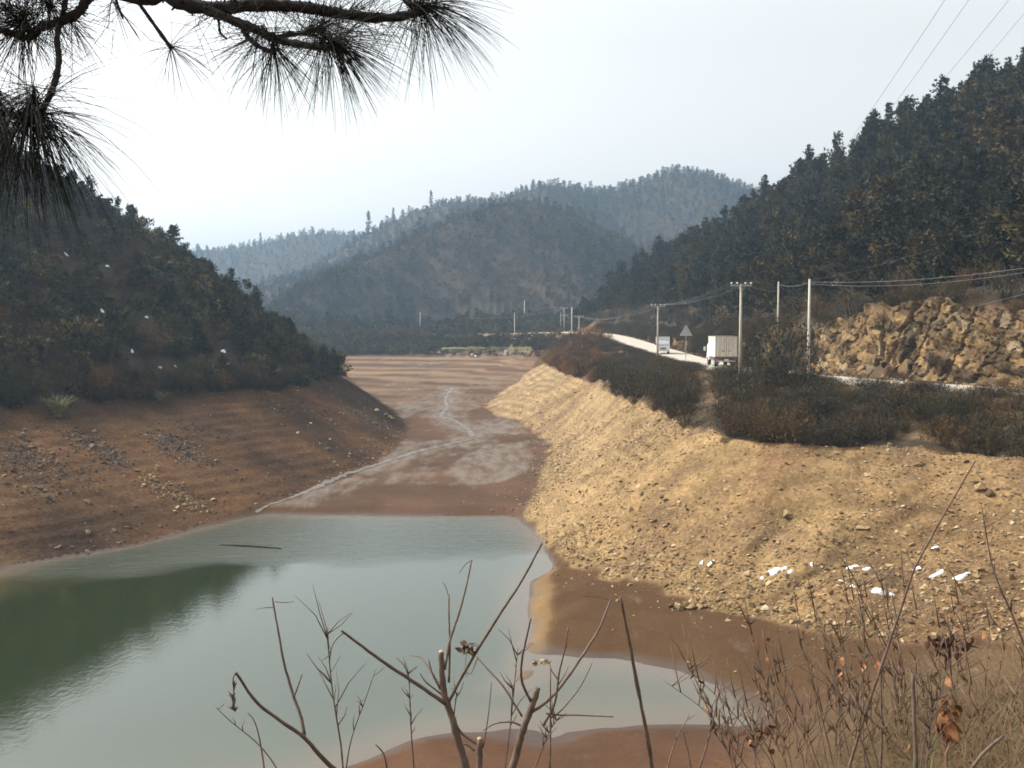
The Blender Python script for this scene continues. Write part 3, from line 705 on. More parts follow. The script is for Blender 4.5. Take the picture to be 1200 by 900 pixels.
def scatter(name, pts, rot, scl, idx_, coll, label, cat, group=None):
    me = bpy.data.meshes.new(name); n = len(pts); me.vertices.add(n); me.vertices.foreach_set('co', np.asarray(pts, float).reshape(-1))
    for nm, tp, key, val in (('rot', 'FLOAT_VECTOR', 'vector', rot), ('scl', 'FLOAT_VECTOR', 'vector', scl), ('idx', 'INT', 'value', idx_)):
        a = me.attributes.new(nm, tp, 'POINT'); a.data.foreach_set(key, np.asarray(val).reshape(-1))
    o = link(name, me); md = o.modifiers.new('scatter', 'NODES'); md.node_group = scatter_nodes(name, coll)
    return tag(o, label, cat, group, 'stuff')
def jitter(x0, x1, y0, y1, s, seed):
    r = np.random.default_rng(seed); gx_, gy_ = np.meshgrid(np.arange(x0, x1, s), np.arange(y0, y1, s))
    return (gx_+r.uniform(-.5, .5, gx_.shape)*s).ravel(), (gy_+r.uniform(-.5, .5, gx_.shape)*s).ravel()
def zone_at(x, y):
    i = np.clip(np.searchsorted(GX, x)-1, 0, nx-2); j = np.clip(np.searchsorted(GY, y)-1, 0, ny-2); return ZONE[j, i]
def in_view(x, y, mrg=120):
    u = 600+x/np.maximum(y, 1)*F_PX; return (u > -mrg) & (u < 1200+mrg) & (y > 5)
def rdist(x, y): return dist_poly(x, y, ROAD)[0]

# ------------------------------------------------------------------ forests
def vis_mask(x, y, z, up=3.5):
    """can the top of a plant be seen over the ground in front of it"""
    ok = np.ones(len(x), bool); zt = z+up
    for t in np.linspace(.25, .985, 40):
        ok &= height(x*t, y*t) < EYE+(zt-EYE)*t+.3
    return ok
FORE = []          # candidates for single trees: (x, y, z, kind, scale, place)
def forest(zones, box_, s, seed, hcap=None):
    x, y = jitter(*box_, s, seed); m = np.isin(zone_at(x, y), zones) & in_view(x, y); x, y = x[m], y[m]
    z = height(x, y); m = vis_mask(x, y, z, 6); return x[m], y[m], z[m]
r_ = np.random.default_rng(5)
# right hill
x, y, z = forest([3, 4], (15, 150, 55, 300), 2.3, 1)
m = (rdist(x, y) > 6.2) & ~inpoly(x, y, cliff_poly)
rightside = x > np.interp(y, [p[1] for p in CT[::-1]] if CT[0][1] > CT[-1][1] else [p[1] for p in CT], [p[0] for p in CT[::-1]] if CT[0][1] > CT[-1][1] else [p[0] for p in CT])+.4
m &= rightside
x, y, z = x[m], y[m], z[m]; RH = (x, y, z)
# left hill
x, y, z = forest([2], (-130, -15, 50, 185), 1.9, 2); m = np.ones(len(x), bool); dl, _ = dist_poly(x, y, L_HW); LHd = dl; LH = (x, y, z)
# snow on the left hill: (u, v, width in pixels, height in pixels)
SNOW_L = [(78,299,10,4),(126,312,6,12),(120,365,12,4),(188,431,9,5),(206,430,8,5),(262,412,10,9),(268,426,9,7),(285,433,9,4),(155,412,8,5),(172,372,7,4)]
SNOW_LP = [(onground(u, v), wd, hh) for u, v, wd, hh in SNOW_L]
def clear_of_snow(x, y):
    ok = np.ones(len(x), bool)
    for (sx, sy, sz), wd, hh in SNOW_LP:
        k = y/sy
        ok &= ~((np.abs(x-sx*k) < 1.1) & (y < sy+1.2) & (y > sy-7.5))
    return ok
m = clear_of_snow(*LH[:2]); LH = tuple(a[m] for a in LH); LHd = LHd[m]
cand = []
for (x, y, z), place, base, pp in ((RH, 'right', 1.02, .84), (LH, 'left', .56, .34)):
    n = len(x); q = r_.random(n); patch = fbm(x, y, 22, 3, 123)
    kind = np.where(q+patch*.35 < pp, r_.choice(4, n, p=[.34, .28, .22, .16]), 4+r_.integers(0, 3, n))
    if place == 'left':
        kind = np.where(kind >= 4, 4+r_.choice(6, n, p=[.2, .1, .15, .25, .15, .15]), kind); kind = np.where((LHd < 5) & (q > .12), 4+r_.choice(6, n, p=[.3, .15, .2, .1, .2, .05]), kind)
    else:
        dct, _ = dist_poly(x, y, CT); kind = np.where((dct < 2.6), 4+r_.integers(0, 3, n), kind); kind = np.where((dct < 5) & (q > .55), 4+r_.integers(0, 3, n), kind)
    sc = base*np.clip(np.exp(r_.normal(-.04, .25, n)), .5, 1.4)
    if place == 'left': sc = sc*np.where(kind >= 4, r_.uniform(1.2, 2.0, n), 1)
    for i in range(n): cand.append((x[i], y[i], z[i], int(kind[i]), float(sc[i]), place))
def shown(c):
    return c[4]*PH[c[3]]/c[1] if c[3] < 4 else 0
inn = [c for c in cand if c[3] < 4 and -20 < 600+c[0]/c[1]*F_PX < 1220 and c[1] > 10]
inn.sort(key=shown, reverse=True); singles = inn[:300]; sset = set(id(c) for c in singles)
def pine_label(x, y, z, place, sc):
    u = 600+x/y*F_PX
    if place == 'left': return 'dark pine among brown scrub on the left hill'
    where = 'left of the small oncoming truck' if u < 762 else 'above the small oncoming truck' if u < 792 else 'above the triangular sign' if u < 826 else 'above the large truck' if u < 890 else 'above the two cliff-side poles' if u < 965 else 'above the middle of the cliff' if u < 1085 else 'above the right end of the cliff'
    lev = z-(10 if y > 110 else 15)
    how = 'low' if lev < 4 else 'fairly low' if lev < 9 else 'halfway up' if lev < 18 else 'high up'
    return '%s pine %s on the right hill, %s' % ('large' if sc > 1.12 else 'dark', how, where)
for k_, c in enumerate(singles):
    x, y, z, kd, sc, place = c
    lab = pine_label(x, y, z, place, sc); grp = lab.replace('pine', 'pines')
    t = empty('pine_tree', (x, y, z-.1), r_.uniform(0, 6.28), lab, 'pine tree', grp)
    t.scale = (sc*r_.uniform(.9, 1.1), sc*r_.uniform(.9, 1.1), sc)
    link('trunk', TRUNKS[kd], t); link('crown', PINES[kd], t)
PINE_COLL = hidden_collection('forest_library', PINES+SCRUBS)
for place, nm, lab in (('right', 'right_hill_forest', 'dense dark pine forest covering the right hill'), ('left', 'left_hill_scrub', 'mixed brown scrub and small pines covering the left hill')):
    cs = [c for c in cand if c[5] == place and id(c) not in sset]; n = len(cs)
    pts = np.array([(c[0], c[1], c[2]-.1) for c in cs]); sc = np.array([c[4] for c in cs]); rot = np.zeros((n, 3)); rot[:, 2] = r_.uniform(0, 6.28, n); rot[:, :2] = r_.normal(0, .05, (n, 2))
    scl = np.stack([sc*r_.uniform(.9, 1.15, n), sc*r_.uniform(.9, 1.15, n), sc], 1)
    scatter(nm, pts, rot, scl, np.array([c[3] for c in cs], np.int32), PINE_COLL, lab, 'forest')
# undergrowth below the trees
x, y, z = forest([2], (-130, -15, 50, 185), 1.35, 8); m = clear_of_snow(x, y); x, y, z = x[m], y[m], z[m]; n = len(x)
rot = np.zeros((n, 3)); rot[:, 2] = r_.uniform(0, 6.28, n); sc = r_.uniform(.4, .85, n)
scatter('left_hill_undergrowth', np.stack([x, y, z-.1], 1), rot, np.stack([sc, sc, sc], 1), r_.choice(6, n, p=[.3, .15, .15, .15, .2, .05]).astype(np.int32), hidden_collection('scrub_library', SCRUBS), 'low leafless brushwood under the trees of the left hill', 'undergrowth')
# far hills
LIGHT_COLL = hidden_collection('far_library', LIGHTS)
FB_ = (-640, 420, 312, 1060)
for zones, box_, s, seed, scale, pscrub in (([10, 1], FB_, 3.0, 21, .95, .6), ([14], FB_, 4.6, 22, .95, .4), ([11], FB_, 4.2, 23, .92, .4), ([13], FB_, 4.6, 24, .9, .35), ([12], FB_, 5.8, 25, .95, .3)):
    x, y, z = forest(zones, box_, s, seed); n = len(x); patch = fbm(x, y, 45, 3, 200+seed)
    low_m = (z < 16) & (y < 420)
    ps = pscrub+patch*.7
    kind = np.where(r_.random(n) < ps, 3+r_.integers(0, 2, n), r_.integers(0, 3, n)); sc = scale*r_.uniform(.6, 1.25, n)*(1+.35*(r_.random(n) < .06)); sc = np.where(kind >= 3, sc*.85, sc)
    rot = np.zeros((n, 3)); rot[:, 2] = r_.uniform(0, 6.28, n)
    nm, lab = {10: ('middle_hill_forest', 'brownish mixed wood covering the middle hill'), 14: ('valley_forest', 'pale wood on the low slope in the hazy valley'), 11: ('far_right_forest', 'hazy blue forest on the hill behind the middle hill'), 13: ('far_left_forest', 'hazy blue forest on the hill to the left'), 12: ('farthest_forest', 'faint forest on the farthest ridge')}[zones[0]]
    scatter(nm, np.stack([x, y, z-.15], 1), rot, np.stack([sc, sc, sc], 1), kind.astype(np.int32), LIGHT_COLL, lab, 'forest')
# scrub on the far shore and along the far road
x, y = jitter(-110, 40, 215, 330, 1.5, 31); z = height(x, y); zn = zone_at(x, y)
fd_, _ = dist_poly(x, y, [(lo_[0]*.5+hi_[0]*.5, lo_[1]*.5+hi_[1]*.5, 0) for lo_, hi_ in FP])
fieldm = (fd_ < 1.3)
m = np.isin(zn, [1, 3, 4, 2]) & (rdist(x, y) > 4.6) & ((x < 4) | (y > 262) | (rdist(x, y) > 4.6)) & ~((x > 6) & (y < 250) & (z > 12)) & ~fieldm & (z > 7.0) & in_view(x, y)
fd_ = fd_[m]; x, y, z = x[m], y[m], z[m]; n = len(x); rot = np.zeros((n, 3)); rot[:, 2] = r_.uniform(0, 6.28, n)
front = (y < 285) & (x > -34)
nearf = (np.abs(600+x/y*F_PX-566) < 66) & (y < 300) & (z < 13)
sc = r_.uniform(.5, 1.05, n)*np.where(y > 300, 1.25, 1.0)*np.where(front, .8, 1.0)*np.where(nearf, .38, 1.0)
scatter('far_shore_scrub', np.stack([x, y, z-.1], 1), rot, np.stack([sc, sc, sc], 1), r_.integers(0, 6, n).astype(np.int32), bpy.data.collections['scrub_library'], 'dark brushwood along the far shore below the middle hill', 'undergrowth')

q_ = []
while len(q_) < 900:
    u, v = r_.uniform(440, 650), r_.uniform(396, 418.5)
    if 407.6 < v < 411.2 and 514 < u < 626: continue
    p = onground(u, v, 200)
    if p[2] < 7.0 or p[1] > 320 or rdist(np.array([p[0]]), np.array([p[1]]))[0] < 4.4: q_.append(None); continue
    q_.append((p, .22 if v > 411 else .62 if v < 401 else .55))
q_ = [p for p in q_ if p]; n = len(q_); rot = np.zeros((n, 3)); rot[:, 2] = r_.uniform(0, 6.28, n); sc = r_.uniform(.65, 1.25, n)*np.array([k_ for p, k_ in q_]); q_ = [p for p, k_ in q_]
scatter('far_bank_scrub', np.array(q_)-np.array([0, 0, .1]), rot, np.stack([sc*1.3, sc*1.3, sc], 1), r_.integers(0, 6, n).astype(np.int32), bpy.data.collections['scrub_library'], 'low dark brushwood on the slope above and below the green crop strip', 'undergrowth')

for u, d, hpx, lab in ((433,716,24,'tallest lone conifer standing out of the far left ridge line'), (416,708,11,'small conifer on the far ridge left of the tallest lone conifer'), (462,713,12,'small conifer on the far ridge right of the tallest lone conifer'), (506,719,15,'round topped tree on the far ridge just left of the middle hill'), (307,950,11,'lone conifer on the faintest farthest ridge')):
    x_ = (u-600)/F_PX*d; yy_ = np.arange(d-60, d+80, 2.0); zz_ = height(x_*yy_/d, yy_); j = int(np.argmax((zz_-EYE)/yy_)); t = empty('ridge_tree', (x_*yy_[j]/d, yy_[j], zz_[j]-.3), u*.1, lab, 'conifer tree'); sc = (hpx*d/F_PX+4)/6.8; t.scale = (sc*.75, sc*.75, sc); link('trunk', TRUNKS[3], t); link('crown', PINES[3], t)

# ------------------------------------------------------------------ shrubs along the high-water line
def shrub(x, y, sc, kind, label, group, sz=None, name='roadside_shrub', z=None):
    me = (BUSHES+REDBUSH)[kind]
    t = link(name, me); t.location = (x, y, h1(x, y)-.05 if z is None else z); t.rotation_euler = (r_.normal(0, .06), r_.normal(0, .06), r_.uniform(0, 6.28)); t.scale = (sc, sc, sz or sc)
    return tag(t, label, 'shrub', group)
band = [p[:2] for p in R_HW]+[p[:2] for p in offs(ROAD, -HALF-.4)[8*1:8*11][::1]]
band = [(p[0]-.1+.3*math.sin(i*2.3), p[1]+.1+.5*math.sin(i*1.7)) for i, p in enumerate(catmull(R_HW, 5)[:61])]+sorted([p[:2] for p in offs(ROAD, -HALF-.3) if p[1] < 215 and p[0] < 62], key=lambda p: p[1] if p[1] > 62 else 62-(p[0]-33)*.8)
x, y = jitter(2, 62, 36, 215, 1.12, 41); m = inpoly(x, y, band) & in_view(x, y, 60); x, y = x[m], y[m]
notch = (np.abs(600+x/y*F_PX-828) < 13+fbm(x, y, 4, 2, 5)*6)
m = ~notch & (fbm(x, y, 3.2, 3, 610) > -.24); x, y = x[m], y[m]
o_ = np.argsort(y); x, y = x[o_], y[o_]
items = []
for i in range(len(x)):
    zb = h1(x[i], y[i]); j = int(np.argmin([(p[0]-x[i])**2+(p[1]-y[i])**2 for p in ROAD])); ztop = ROAD[j][2]-.55+1.1*r_.random()**2+1.5*float(fbm(np.array([x[i]]), np.array([y[i]]), 5, 2, 88)[0])+(1.0 if (x[i] < 26 and r_.random() < .05) else 0)
    u = 600+x[i]/y[i]*F_PX
    if y[i] > 90: ztop = min(ztop, ROAD[j][2]-.45+.4*r_.random())
    kd = 3 if (u < 705 and r_.random() < .8) or (u > 845 and r_.random() < .025) else int(r_.choice(3, p=[.42, .28, .30]))
    hgt = [2.1, 1.8, 2.4, 1.9][kd]; sc = r_.uniform(.65, 1.05); lim = max(.35, (ztop-zb)/hgt)
    items.append((x[i], y[i], zb, sc, min(sc, lim*1.05), kd))
RSTUFF = []
for k_, (a_, b_, zb, sc, sz, kd) in enumerate(items):
    if k_ < 190:
        reg = 'rust brown' if kd == 3 else ('greyish twiggy' if kd == 1 else 'dark olive')
        uu = 600+a_/b_*F_PX; where = 'below the small truck' if uu < 790 else 'left of the bare notch' if uu < 828 else 'right of the bare notch' if uu < 880 else 'below the tallest roadside bush' if uu < 935 else 'below the rightmost pole' if uu < 990 else 'below the left half of the cliff' if uu < 1090 else 'below the right half of the cliff'
        lo2 = 'lower edge of' if zb < 8.4 else 'upper edge of'
        shrub(a_, b_, sc, kd, '%s shrub at %s roadside thicket, %s' % (reg, lo2, where), '%s shrubs, %s thicket, %s' % (reg, lo2, where), sz)
    else: RSTUFF.append((a_, b_, zb, sc, sz, kd))
if RSTUFF:
    q = np.array(RSTUFF); n = len(q); rot = np.zeros((n, 3)); rot[:, 2] = r_.uniform(0, 6.28, n)
    scatter('roadside_thicket', q[:, :3]-np.array([0, 0, .05]), rot, q[:, [3, 3, 4]], q[:, 5].astype(np.int32), hidden_collection('shrub_library', BUSHES+REDBUSH), 'tangled thicket along the farther stretch of the road', 'thicket')
for u, v, d, sc, sz, kd, lab in ((913,440,76,1.75,2.5,0,'tallest olive brown bush rising over the road left of the two cliff-side poles'), (893,452,72,1.4,1.55,2,'broad dark bush at the foot of the tallest roadside bush'), (936,454,72,1.35,1.3,0,'rounded dark bush right of the tallest roadside bush'),
                             (848,474,68,.8,.8,0,'olive bush alone at the edge of the bare notch in the bank')):
    p = PD(u, v, d); shrub(p[0], p[1], sc, kd, lab, None, sz, 'tall_bush')
for i, (u, v, d, sc) in enumerate(((690,414,196,2.0), (676,414,196,2.1), (660,420,196,1.9), (703,420,184,1.7), (682,424,180,1.9), (668,428,178,1.6), (648,424,190,1.5), (694,428,170,1.6))):
    p = PD(u, v, d); shrub(p[0], p[1], sc, 3, 'rust coloured bush on the point where the road bends out of sight', 'rust bushes on the point', sc, 'rust_bush')
# verge shrubs at the foot of the cliff, and tufts on the rock
for i in range(46):
    t_ = r_.uniform(.05, .8); j = int(t_*len(CB)); j = min(j, len(CB)-2); q = r_.random()
    a_ = np.array(CB[j])*(1-q)+np.array(CB[j+1])*q
    shrub(a_[0]-.15, a_[1]-.1, r_.uniform(.3, .6), int(r_.integers(0, 3)), 'low brown bush at the foot of the ochre cliff', 'bushes along the foot of the cliff', None, 'cliff_foot_bush')
for u, v, sc, lab in ((1052,390,.62,'round green bush growing out of the middle of the cliff'), (966,385,.6,'green bush on the cliff just right of the nearer cliff-side pole'), (1020,388,.35,'small green tuft on the cliff left of the round green bush'), (1130,372,.5,'brown bush hanging over the cliff edge'), (985,362,.6,'pale brown bush on the cliff edge')):
    p = onground(u, v); k_ = 1-1.3/p[1]; shrub(p[0]*k_, p[1]*k_, sc, 0 if 'green' in lab else 1, lab, None, None, 'cliff_bush', EYE+(p[2]-EYE)*k_-.5)
# left bank fringe
x, y = jitter(-60, -15, 48, 160, 1.25, 43); dd_, _ = dist_poly(x, y, L_HW); m = (zone_at(x, y) == 2) & (dd_ < 3.2) & in_view(x, y, 40); x, y = x[m], y[m]
def LW(x_, y_): u_ = 600+x_/y_*F_PX; return 'left of the drooping tussock' if u_ < 70 else 'right of the drooping tussock' if u_ < 170 else 'below the two snow spots' if u_ < 250 else 'below the bright snow cluster' if u_ < 320 else 'near the tip of the hill'
for i in np.argsort(y)[:75]:
    kd = int(r_.choice(3, p=[.3, .45, .25])); shrub(x[i], y[i], r_.uniform(.75, 1.15), kd, '%s shrub overhanging the top of the left bank, %s' % (('dark olive', 'brown twiggy', 'dark leafy')[kd], LW(x[i], y[i])), '%s shrubs along the top of the left bank, %s' % (('dark olive', 'brown twiggy', 'dark leafy')[kd], LW(x[i], y[i])), None, 'bank_shrub')

# tussock of long drooping reed leaves at the left bank
M['reed'] = simple('reed_leaves', (0.20, 0.18, 0.075), 0.8, 0.35, 4)
def tussock(name, base, h, n, m, seed, spread=.5, wd=.03):
    rnd = random.Random(seed); mb = MB()
    for i in range(n):
        an = rnd.uniform(0, 6.28); L = h*rnd.uniform(.6, 1.1); p = Vector((rnd.uniform(-.15, .15)*h*.5, rnd.uniform(-.15, .15)*h*.5, 0)); dv = Vector((math.cos(an)*spread*rnd.random(), math.sin(an)*spread*rnd.random(), 1)).normalized()
        s = Vector((-math.sin(an), math.cos(an), 0))*wd; prev = None
        for k_ in range(5):
            w_ = s*(1-k_/4.3); a_, b_ = p-w_, p+w_; n0 = len(mb.v); mb.v += [tuple(a_), tuple(b_)]
            if k_: mb.f.append((n0-2, n0-1, n0+1, n0)); mb.m.append(0)
            p = p+dv*L/4; dv = (dv+Vector((math.cos(an)*.3, math.sin(an)*.3, -.42*(k_+.3)*.6))).normalized()
    o = mb.build(name, m); o.location = base; return o
p = onground(72, 488); tag(tussock('reed_tussock', (p[0], p[1]-.6, p[2]), 2.9, 160, M['reed'], 3, .6, .035), 'yellowish drooping tussock hanging at the top of the left bank', 'reed tussock')
p = onground(192, 470); tag(tussock('reed_tussock', (p[0], p[1]-1.0, p[2]+.1), 1.5, 90, M['reed'], 4, .9, .03), 'small straw coloured tussock among shrubs above the left bank', 'reed tussock')
M['bamboo'] = foliage('bamboo_leaves', (0.05, 0.058, 0.018), (0.13, 0.13, 0.035))
for u, v, sc, lab in ((155,398,.95,'yellow green bush halfway up the left hill'), (240,386,.9,'yellow green bush on the left hill above the two snow spots'), (213,345,.8,'straw coloured bush high on the left hill')):
    p = onground(u, v); t = empty('hill_bush', (p[0], p[1]-2, h1(p[0], p[1]-2)), 0, lab, 'shrub'); me = scrubby('foliage', 3.0, 1.7, M['bamboo' if 'green' in lab else 'reed'], int(u), 60, 4, 330, .18, .03)
    link('foliage', me, t); t.scale = (sc,)*3

# ------------------------------------------------------------------ stones
def rockmesh(name, seed, m, flat=.65, n=16):
    rnd = random.Random(seed); bm = bmesh.new()
    for i in range(n):
        p = rv3(rnd).normalized(); bm.verts.new((p.x*rnd.uniform(.75, 1.1), p.y*rnd.uniform(.6, 1.0), p.z*flat*rnd.uniform(.7, 1.1)))
    r = bmesh.ops.convex_hull(bm, input=bm.verts); bmesh.ops.delete(bm, geom=[g for g in r['geom_interior'] if isinstance(g, bmesh.types.BMVert)], context='VERTS')
    bmesh.ops.recalc_face_normals(bm, faces=bm.faces)
    me = bpy.data.meshes.new(name); bm.to_mesh(me); bm.free(); me.materials.append(m); return me
STONES = [rockmesh('stone', 60+i, M['stone'], .6, 12) for i in range(5)]; DSTONES = [rockmesh('dark_stone', 70+i, M['darkstone'], .6, 12) for i in range(4)]
def blockmesh(name, seed, m):
    rnd = random.Random(seed); bm = bmesh.new()
    for i in range(8):
        q = [1 if i & 1 else -1, 1 if i & 2 else -1, 1 if i & 4 else -1]; bm.verts.new([c*rnd.uniform(.55, 1.05) for c in q])
    for i in range(4): bm.verts.new(rv3(rnd).normalized()*rnd.uniform(1.0, 1.25))
    r = bmesh.ops.convex_hull(bm, input=bm.verts); bmesh.ops.delete(bm, geom=[g for g in r['geom_interior'] if isinstance(g, bmesh.types.BMVert)], context='VERTS')
    bmesh.ops.recalc_face_normals(bm, faces=bm.faces); me = bpy.data.meshes.new(name); bm.to_mesh(me); bm.free(); me.materials.append(m); return me
ROCKS = [blockmesh('rock', 80+i, M['rock']) for i in range(8)]
def gravel(name, x, y, s, meshes, label):
    n = len(x); z = height(x, y); rot = r_.uniform(0, 6.28, (n, 3)); rot[:, :2] = r_.normal(0, .35, (n, 2))
    scl = np.stack([s*r_.uniform(.7, 1.3, n), s*r_.uniform(.7, 1.3, n), s*r_.uniform(.6, 1.2, n)], 1)
    scatter(name, np.stack([x, y, z+s*.12], 1), rot, scl, r_.integers(0, len(meshes), n).astype(np.int32), hidden_collection(name+'_library', meshes), label, 'gravel')
x = r_.uniform(0, 34, 150000); y = r_.uniform(36, 150, 150000)
zn = zone_at(x, y); z = height(x, y)
dn, _ = dist_poly(x, y, R_TOE_NEAR); dt_, _ = dist_poly(x, y, R_TOE)
dens = .07+1.3*np.exp(-np.minimum(dn, dt_*1.2)/3.4)+np.clip(fbm(x, y, 5, 3, 301)*1.1, -.15, .7)+.25*np.exp(-(7.5-z)/1.2)+np.clip((x-15)/14, 0, .5)
m = (zn == 9) & (r_.random(len(x)) < np.clip(dens*np.clip(1.25-(y-60)/45, .35, 1), 0.03, 1)) & in_view(x, y, 30); x, y, dn = x[m], y[m], dn[m]
s = np.exp(r_.normal(math.log(.055), .5, len(x)))*(1+.5*np.exp(-dn/3.5)); s = np.clip(s, .02, .26)
gravel('bank_gravel', x, y, s, STONES, 'tan stones and gravel strewn over the right bank')
x = r_.uniform(-4, 32, 16000); y = r_.uniform(35, 125, 16000); zn = zone_at(x, y); dn, _ = dist_poly(x, y, R_TOE_NEAR+R_TOE[::-1])
m = (np.isin(zn, [6, 7])) & (r_.random(len(x)) < np.exp(-dn/1.1)*.95+.02); x, y = x[m], y[m]
gravel('mud_pebbles', x, y, np.clip(np.exp(r_.normal(math.log(.07), .45, len(x))), .03, .2), STONES, 'loose pebbles spread over the edge of the mud')
x = r_.uniform(-50, -8, 32000); y = r_.uniform(40, 125, 32000); zn = zone_at(x, y); dn, _ = dist_poly(x, y, L_TOE)
dens = .03+.5*np.exp(-dn/2.2)+np.clip(fbm(x, y, 6, 3, 311)*1.6-.35, 0, .8)
m = (zn == 8) & (r_.random(len(x)) < dens) & in_view(x, y, 30); x, y = x[m], y[m]
gravel('left_bank_gravel', x, y, np.clip(np.exp(r_.normal(math.log(.085), .5, len(x))), .03, .3), DSTONES+STONES[:1], 'dark stones scattered over the left bank')
# streaks of darker rubble on the left bank
for i, (pa, pb, wd, n) in enumerate((((78,505),(150,548),1.0,800), ((0,515),(75,575),2.2,1000), ((175,508),(235,540),1.1,650), ((200,495),(265,515),.8,160), ((345,470),(395,500),1.0,160), ((165,558),(240,597),.8,420), ((410,480),(455,505),1.2,500))):
    A, B = onground(*pa), onground(*pb); t_ = r_.random(n); x = A[0]+(B[0]-A[0])*t_+r_.normal(0, wd*.5, n); y = A[1]+(B[1]-A[1])*t_+r_.normal(0, wd, n)
    gravel('rubble_streak', x, y, np.clip(np.exp(r_.normal(math.log(.085), .45, n)), .03, .3), (DSTONES if i != 5 else STONES), ['dark rubble streak below the drooping tussock on the left bank', 'dark rubble at the left end of the left bank', 'dark rubble streak in the middle of the left bank', 'faint dark rubble high on the left bank', 'dark rubble below the tip of the left hill', 'pale stones running down to the water on the left bank', 'dark rubble on the point of the left bank'][i])
# boulders one can pick out
def boulder(u, v, wpx, hpx, lab, group=None, mesh=None, name='boulder', yaw=None):
    p = onground(u, v); s = wpx*p[1]/F_PX/2
    t = link(name, mesh or STONES[int(r_.integers(0, 5))]); t.location = (p[0], p[1], p[2]+s*.25*hpx/wpx); t.scale = (s, s*.9, s*1.35*hpx/wpx); t.rotation_euler = (r_.normal(0, .15), r_.normal(0, .15), r_.uniform(0, 6.28) if yaw is None else yaw)
    return tag(t, lab, 'boulder', group)
for b_ in ((1150,576,18,20,'big pale boulder at the right end of the tan bank'), (1161,582,15,14,'darker boulder leaning against the big pale boulder'), (1189,601,10,8,'pale boulder right of and below the big boulder pair'), (921,606,9,20,'upright pointed pale stone in the middle of the tan bank'),
           (1010,619,22,9,'flat whitish grey slab lying on the tan bank'), (1042,522,9,8,'grey stone just below the thicket'), (1005,523,8,10,'ochre stone standing at the upper edge of the tan bank'), (1017,557,14,8,'grey stone with dark shadow high on the bank'), (776,574,20,7,'dark ledge stone high on the left part of the tan bank'), (1083,569,6,6,'round pale stone left of the big boulder'), (1065,597,8,6,'round tan stone in the middle right of the bank'),
           (848,519,12,16,'pale block at the top of the bank below the bare notch'), (1142,788,14,9,'dark stone on the mud at the right edge'), (985,771,10,4,'flat pale stone lying on the mud'), (205,600,7,5,'white stone at the water edge of the left bank'), (103,590,14,9,'pale lumpy stone low on the left bank'), (183,550,9,12,'pale crooked stump like stone on the left bank'), (600,598,4,5,'white stone at the far water edge')):
    boulder(*b_)
k_ = 0
while k_ < 80:
    u, v = r_.uniform(640, 1200), r_.uniform(520, 740)
    p = onground(u, v)
    if int(zone_at(np.array([p[0]]), np.array([p[1]]))[0]) != 9: continue
    boulder(u, v, r_.uniform(5, 10), r_.uniform(4, 7), 'tan stone the size of a bucket lying loose on the sunlit bank', 'loose larger stones on the tan bank', name='bank_stone'); k_ += 1
def rubble(u, v, wpx, hpx, n, lab, seed):
    p = onground(u, v); t = empty('rubble_heap', p, 0, lab, 'rubble heap'); W = wpx*p[1]/F_PX; rnd = random.Random(seed)
    for i in range(n):
        q = rnd.uniform(-.5, .5); c = link('clod', STONES[i % 5], t); s = W*rnd.uniform(.07, .16); a_, b_ = q*W, rnd.uniform(-.5, .5)*W*.35
        c.location = (a_, b_, h1(p[0]+a_, p[1]+b_)-p[2]+s*.3+.1*W*(1-abs(q)*2)*rnd.random()); c.scale = (s, s, s*.9); c.rotation_euler = (rnd.uniform(-.5, .5), rnd.uniform(-.5, .5), rnd.uniform(0, 6))
rubble(806, 713, 42, 18, 26, 'heap of tan clods lying on the dark mud flat', 4)
rubble(637, 779, 30, 12, 16, 'small heap of pale stones on the tip of the mud spit', 5)
rubble(452, 487, 26, 8, 8, 'low pale stones among the silt on the river bed', 6)
# the rock face of the cutting: fractured cells, each with its own set-back and tilt
def worley(a, b, seed):
    ia, ib = np.floor(a), np.floor(b); d1 = np.full(a.shape, 9.0); d2 = np.full(a.shape, 9.0); hid = np.zeros(a.shape); da = np.zeros(a.shape); db = np.zeros(a.shape)
    for i in (-1, 0, 1):
        for j in (-1, 0, 1):
            ca, cb_ = ia+i, ib+j; pa_ = ca+.15+.7*_hash(ca, cb_, seed); pb_ = cb_+.15+.7*_hash(ca, cb_, seed+7); ua, ub = a-pa_, b-pb_
            d = np.maximum(np.abs(ua), np.abs(ub))*.6+np.hypot(ua, ub)*.4; near_ = d < d1
            d2 = np.where(near_, d1, np.minimum(d2, d)); d1 = np.where(near_, d, d1); hid = np.where(near_, _hash(ca, cb_, seed+13), hid); da = np.where(near_, ua, da); db = np.where(near_, ub, db)
    return d1, d2, hid, da, db
FB = offs(ROAD, HALF+1.0)
cum = [0.0]
for i in range(1, len(FB)): cum.append(cum[-1]+math.hypot(FB[i][0]-FB[i-1][0], FB[i][1]-FB[i-1][1]))
cum = np.array(cum); FBa = np.array(FB); iy = [i for i in range(len(FB)) if FB[i][1] < 243 and FB[i][0] < 75]; s0_, s1_ = cum[iy[0]], cum[iy[-1]]; s105 = float(np.interp(112, FBa[iy, 1], cum[iy]))
SS = np.concatenate([np.arange(s0_, s105, .15), np.arange(s105, s1_, .45)])
bxs, bys, bzs = (np.interp(SS, cum, FBa[:, k_]) for k_ in range(3))
tx_, ty_ = np.gradient(bxs, SS), np.gradient(bys, SS); tl_ = np.hypot(tx_, ty_); nxs, nys = ty_/tl_, -tx_/tl_
hh_ = np.array([cliff_h(y_, 0) for y_ in bys])*(1+.16*fbm(SS, SS*0, 7, 3, 711)+.07*fbm(SS, SS*0, 1.8, 2, 712))
NQ = 40; NC = 7
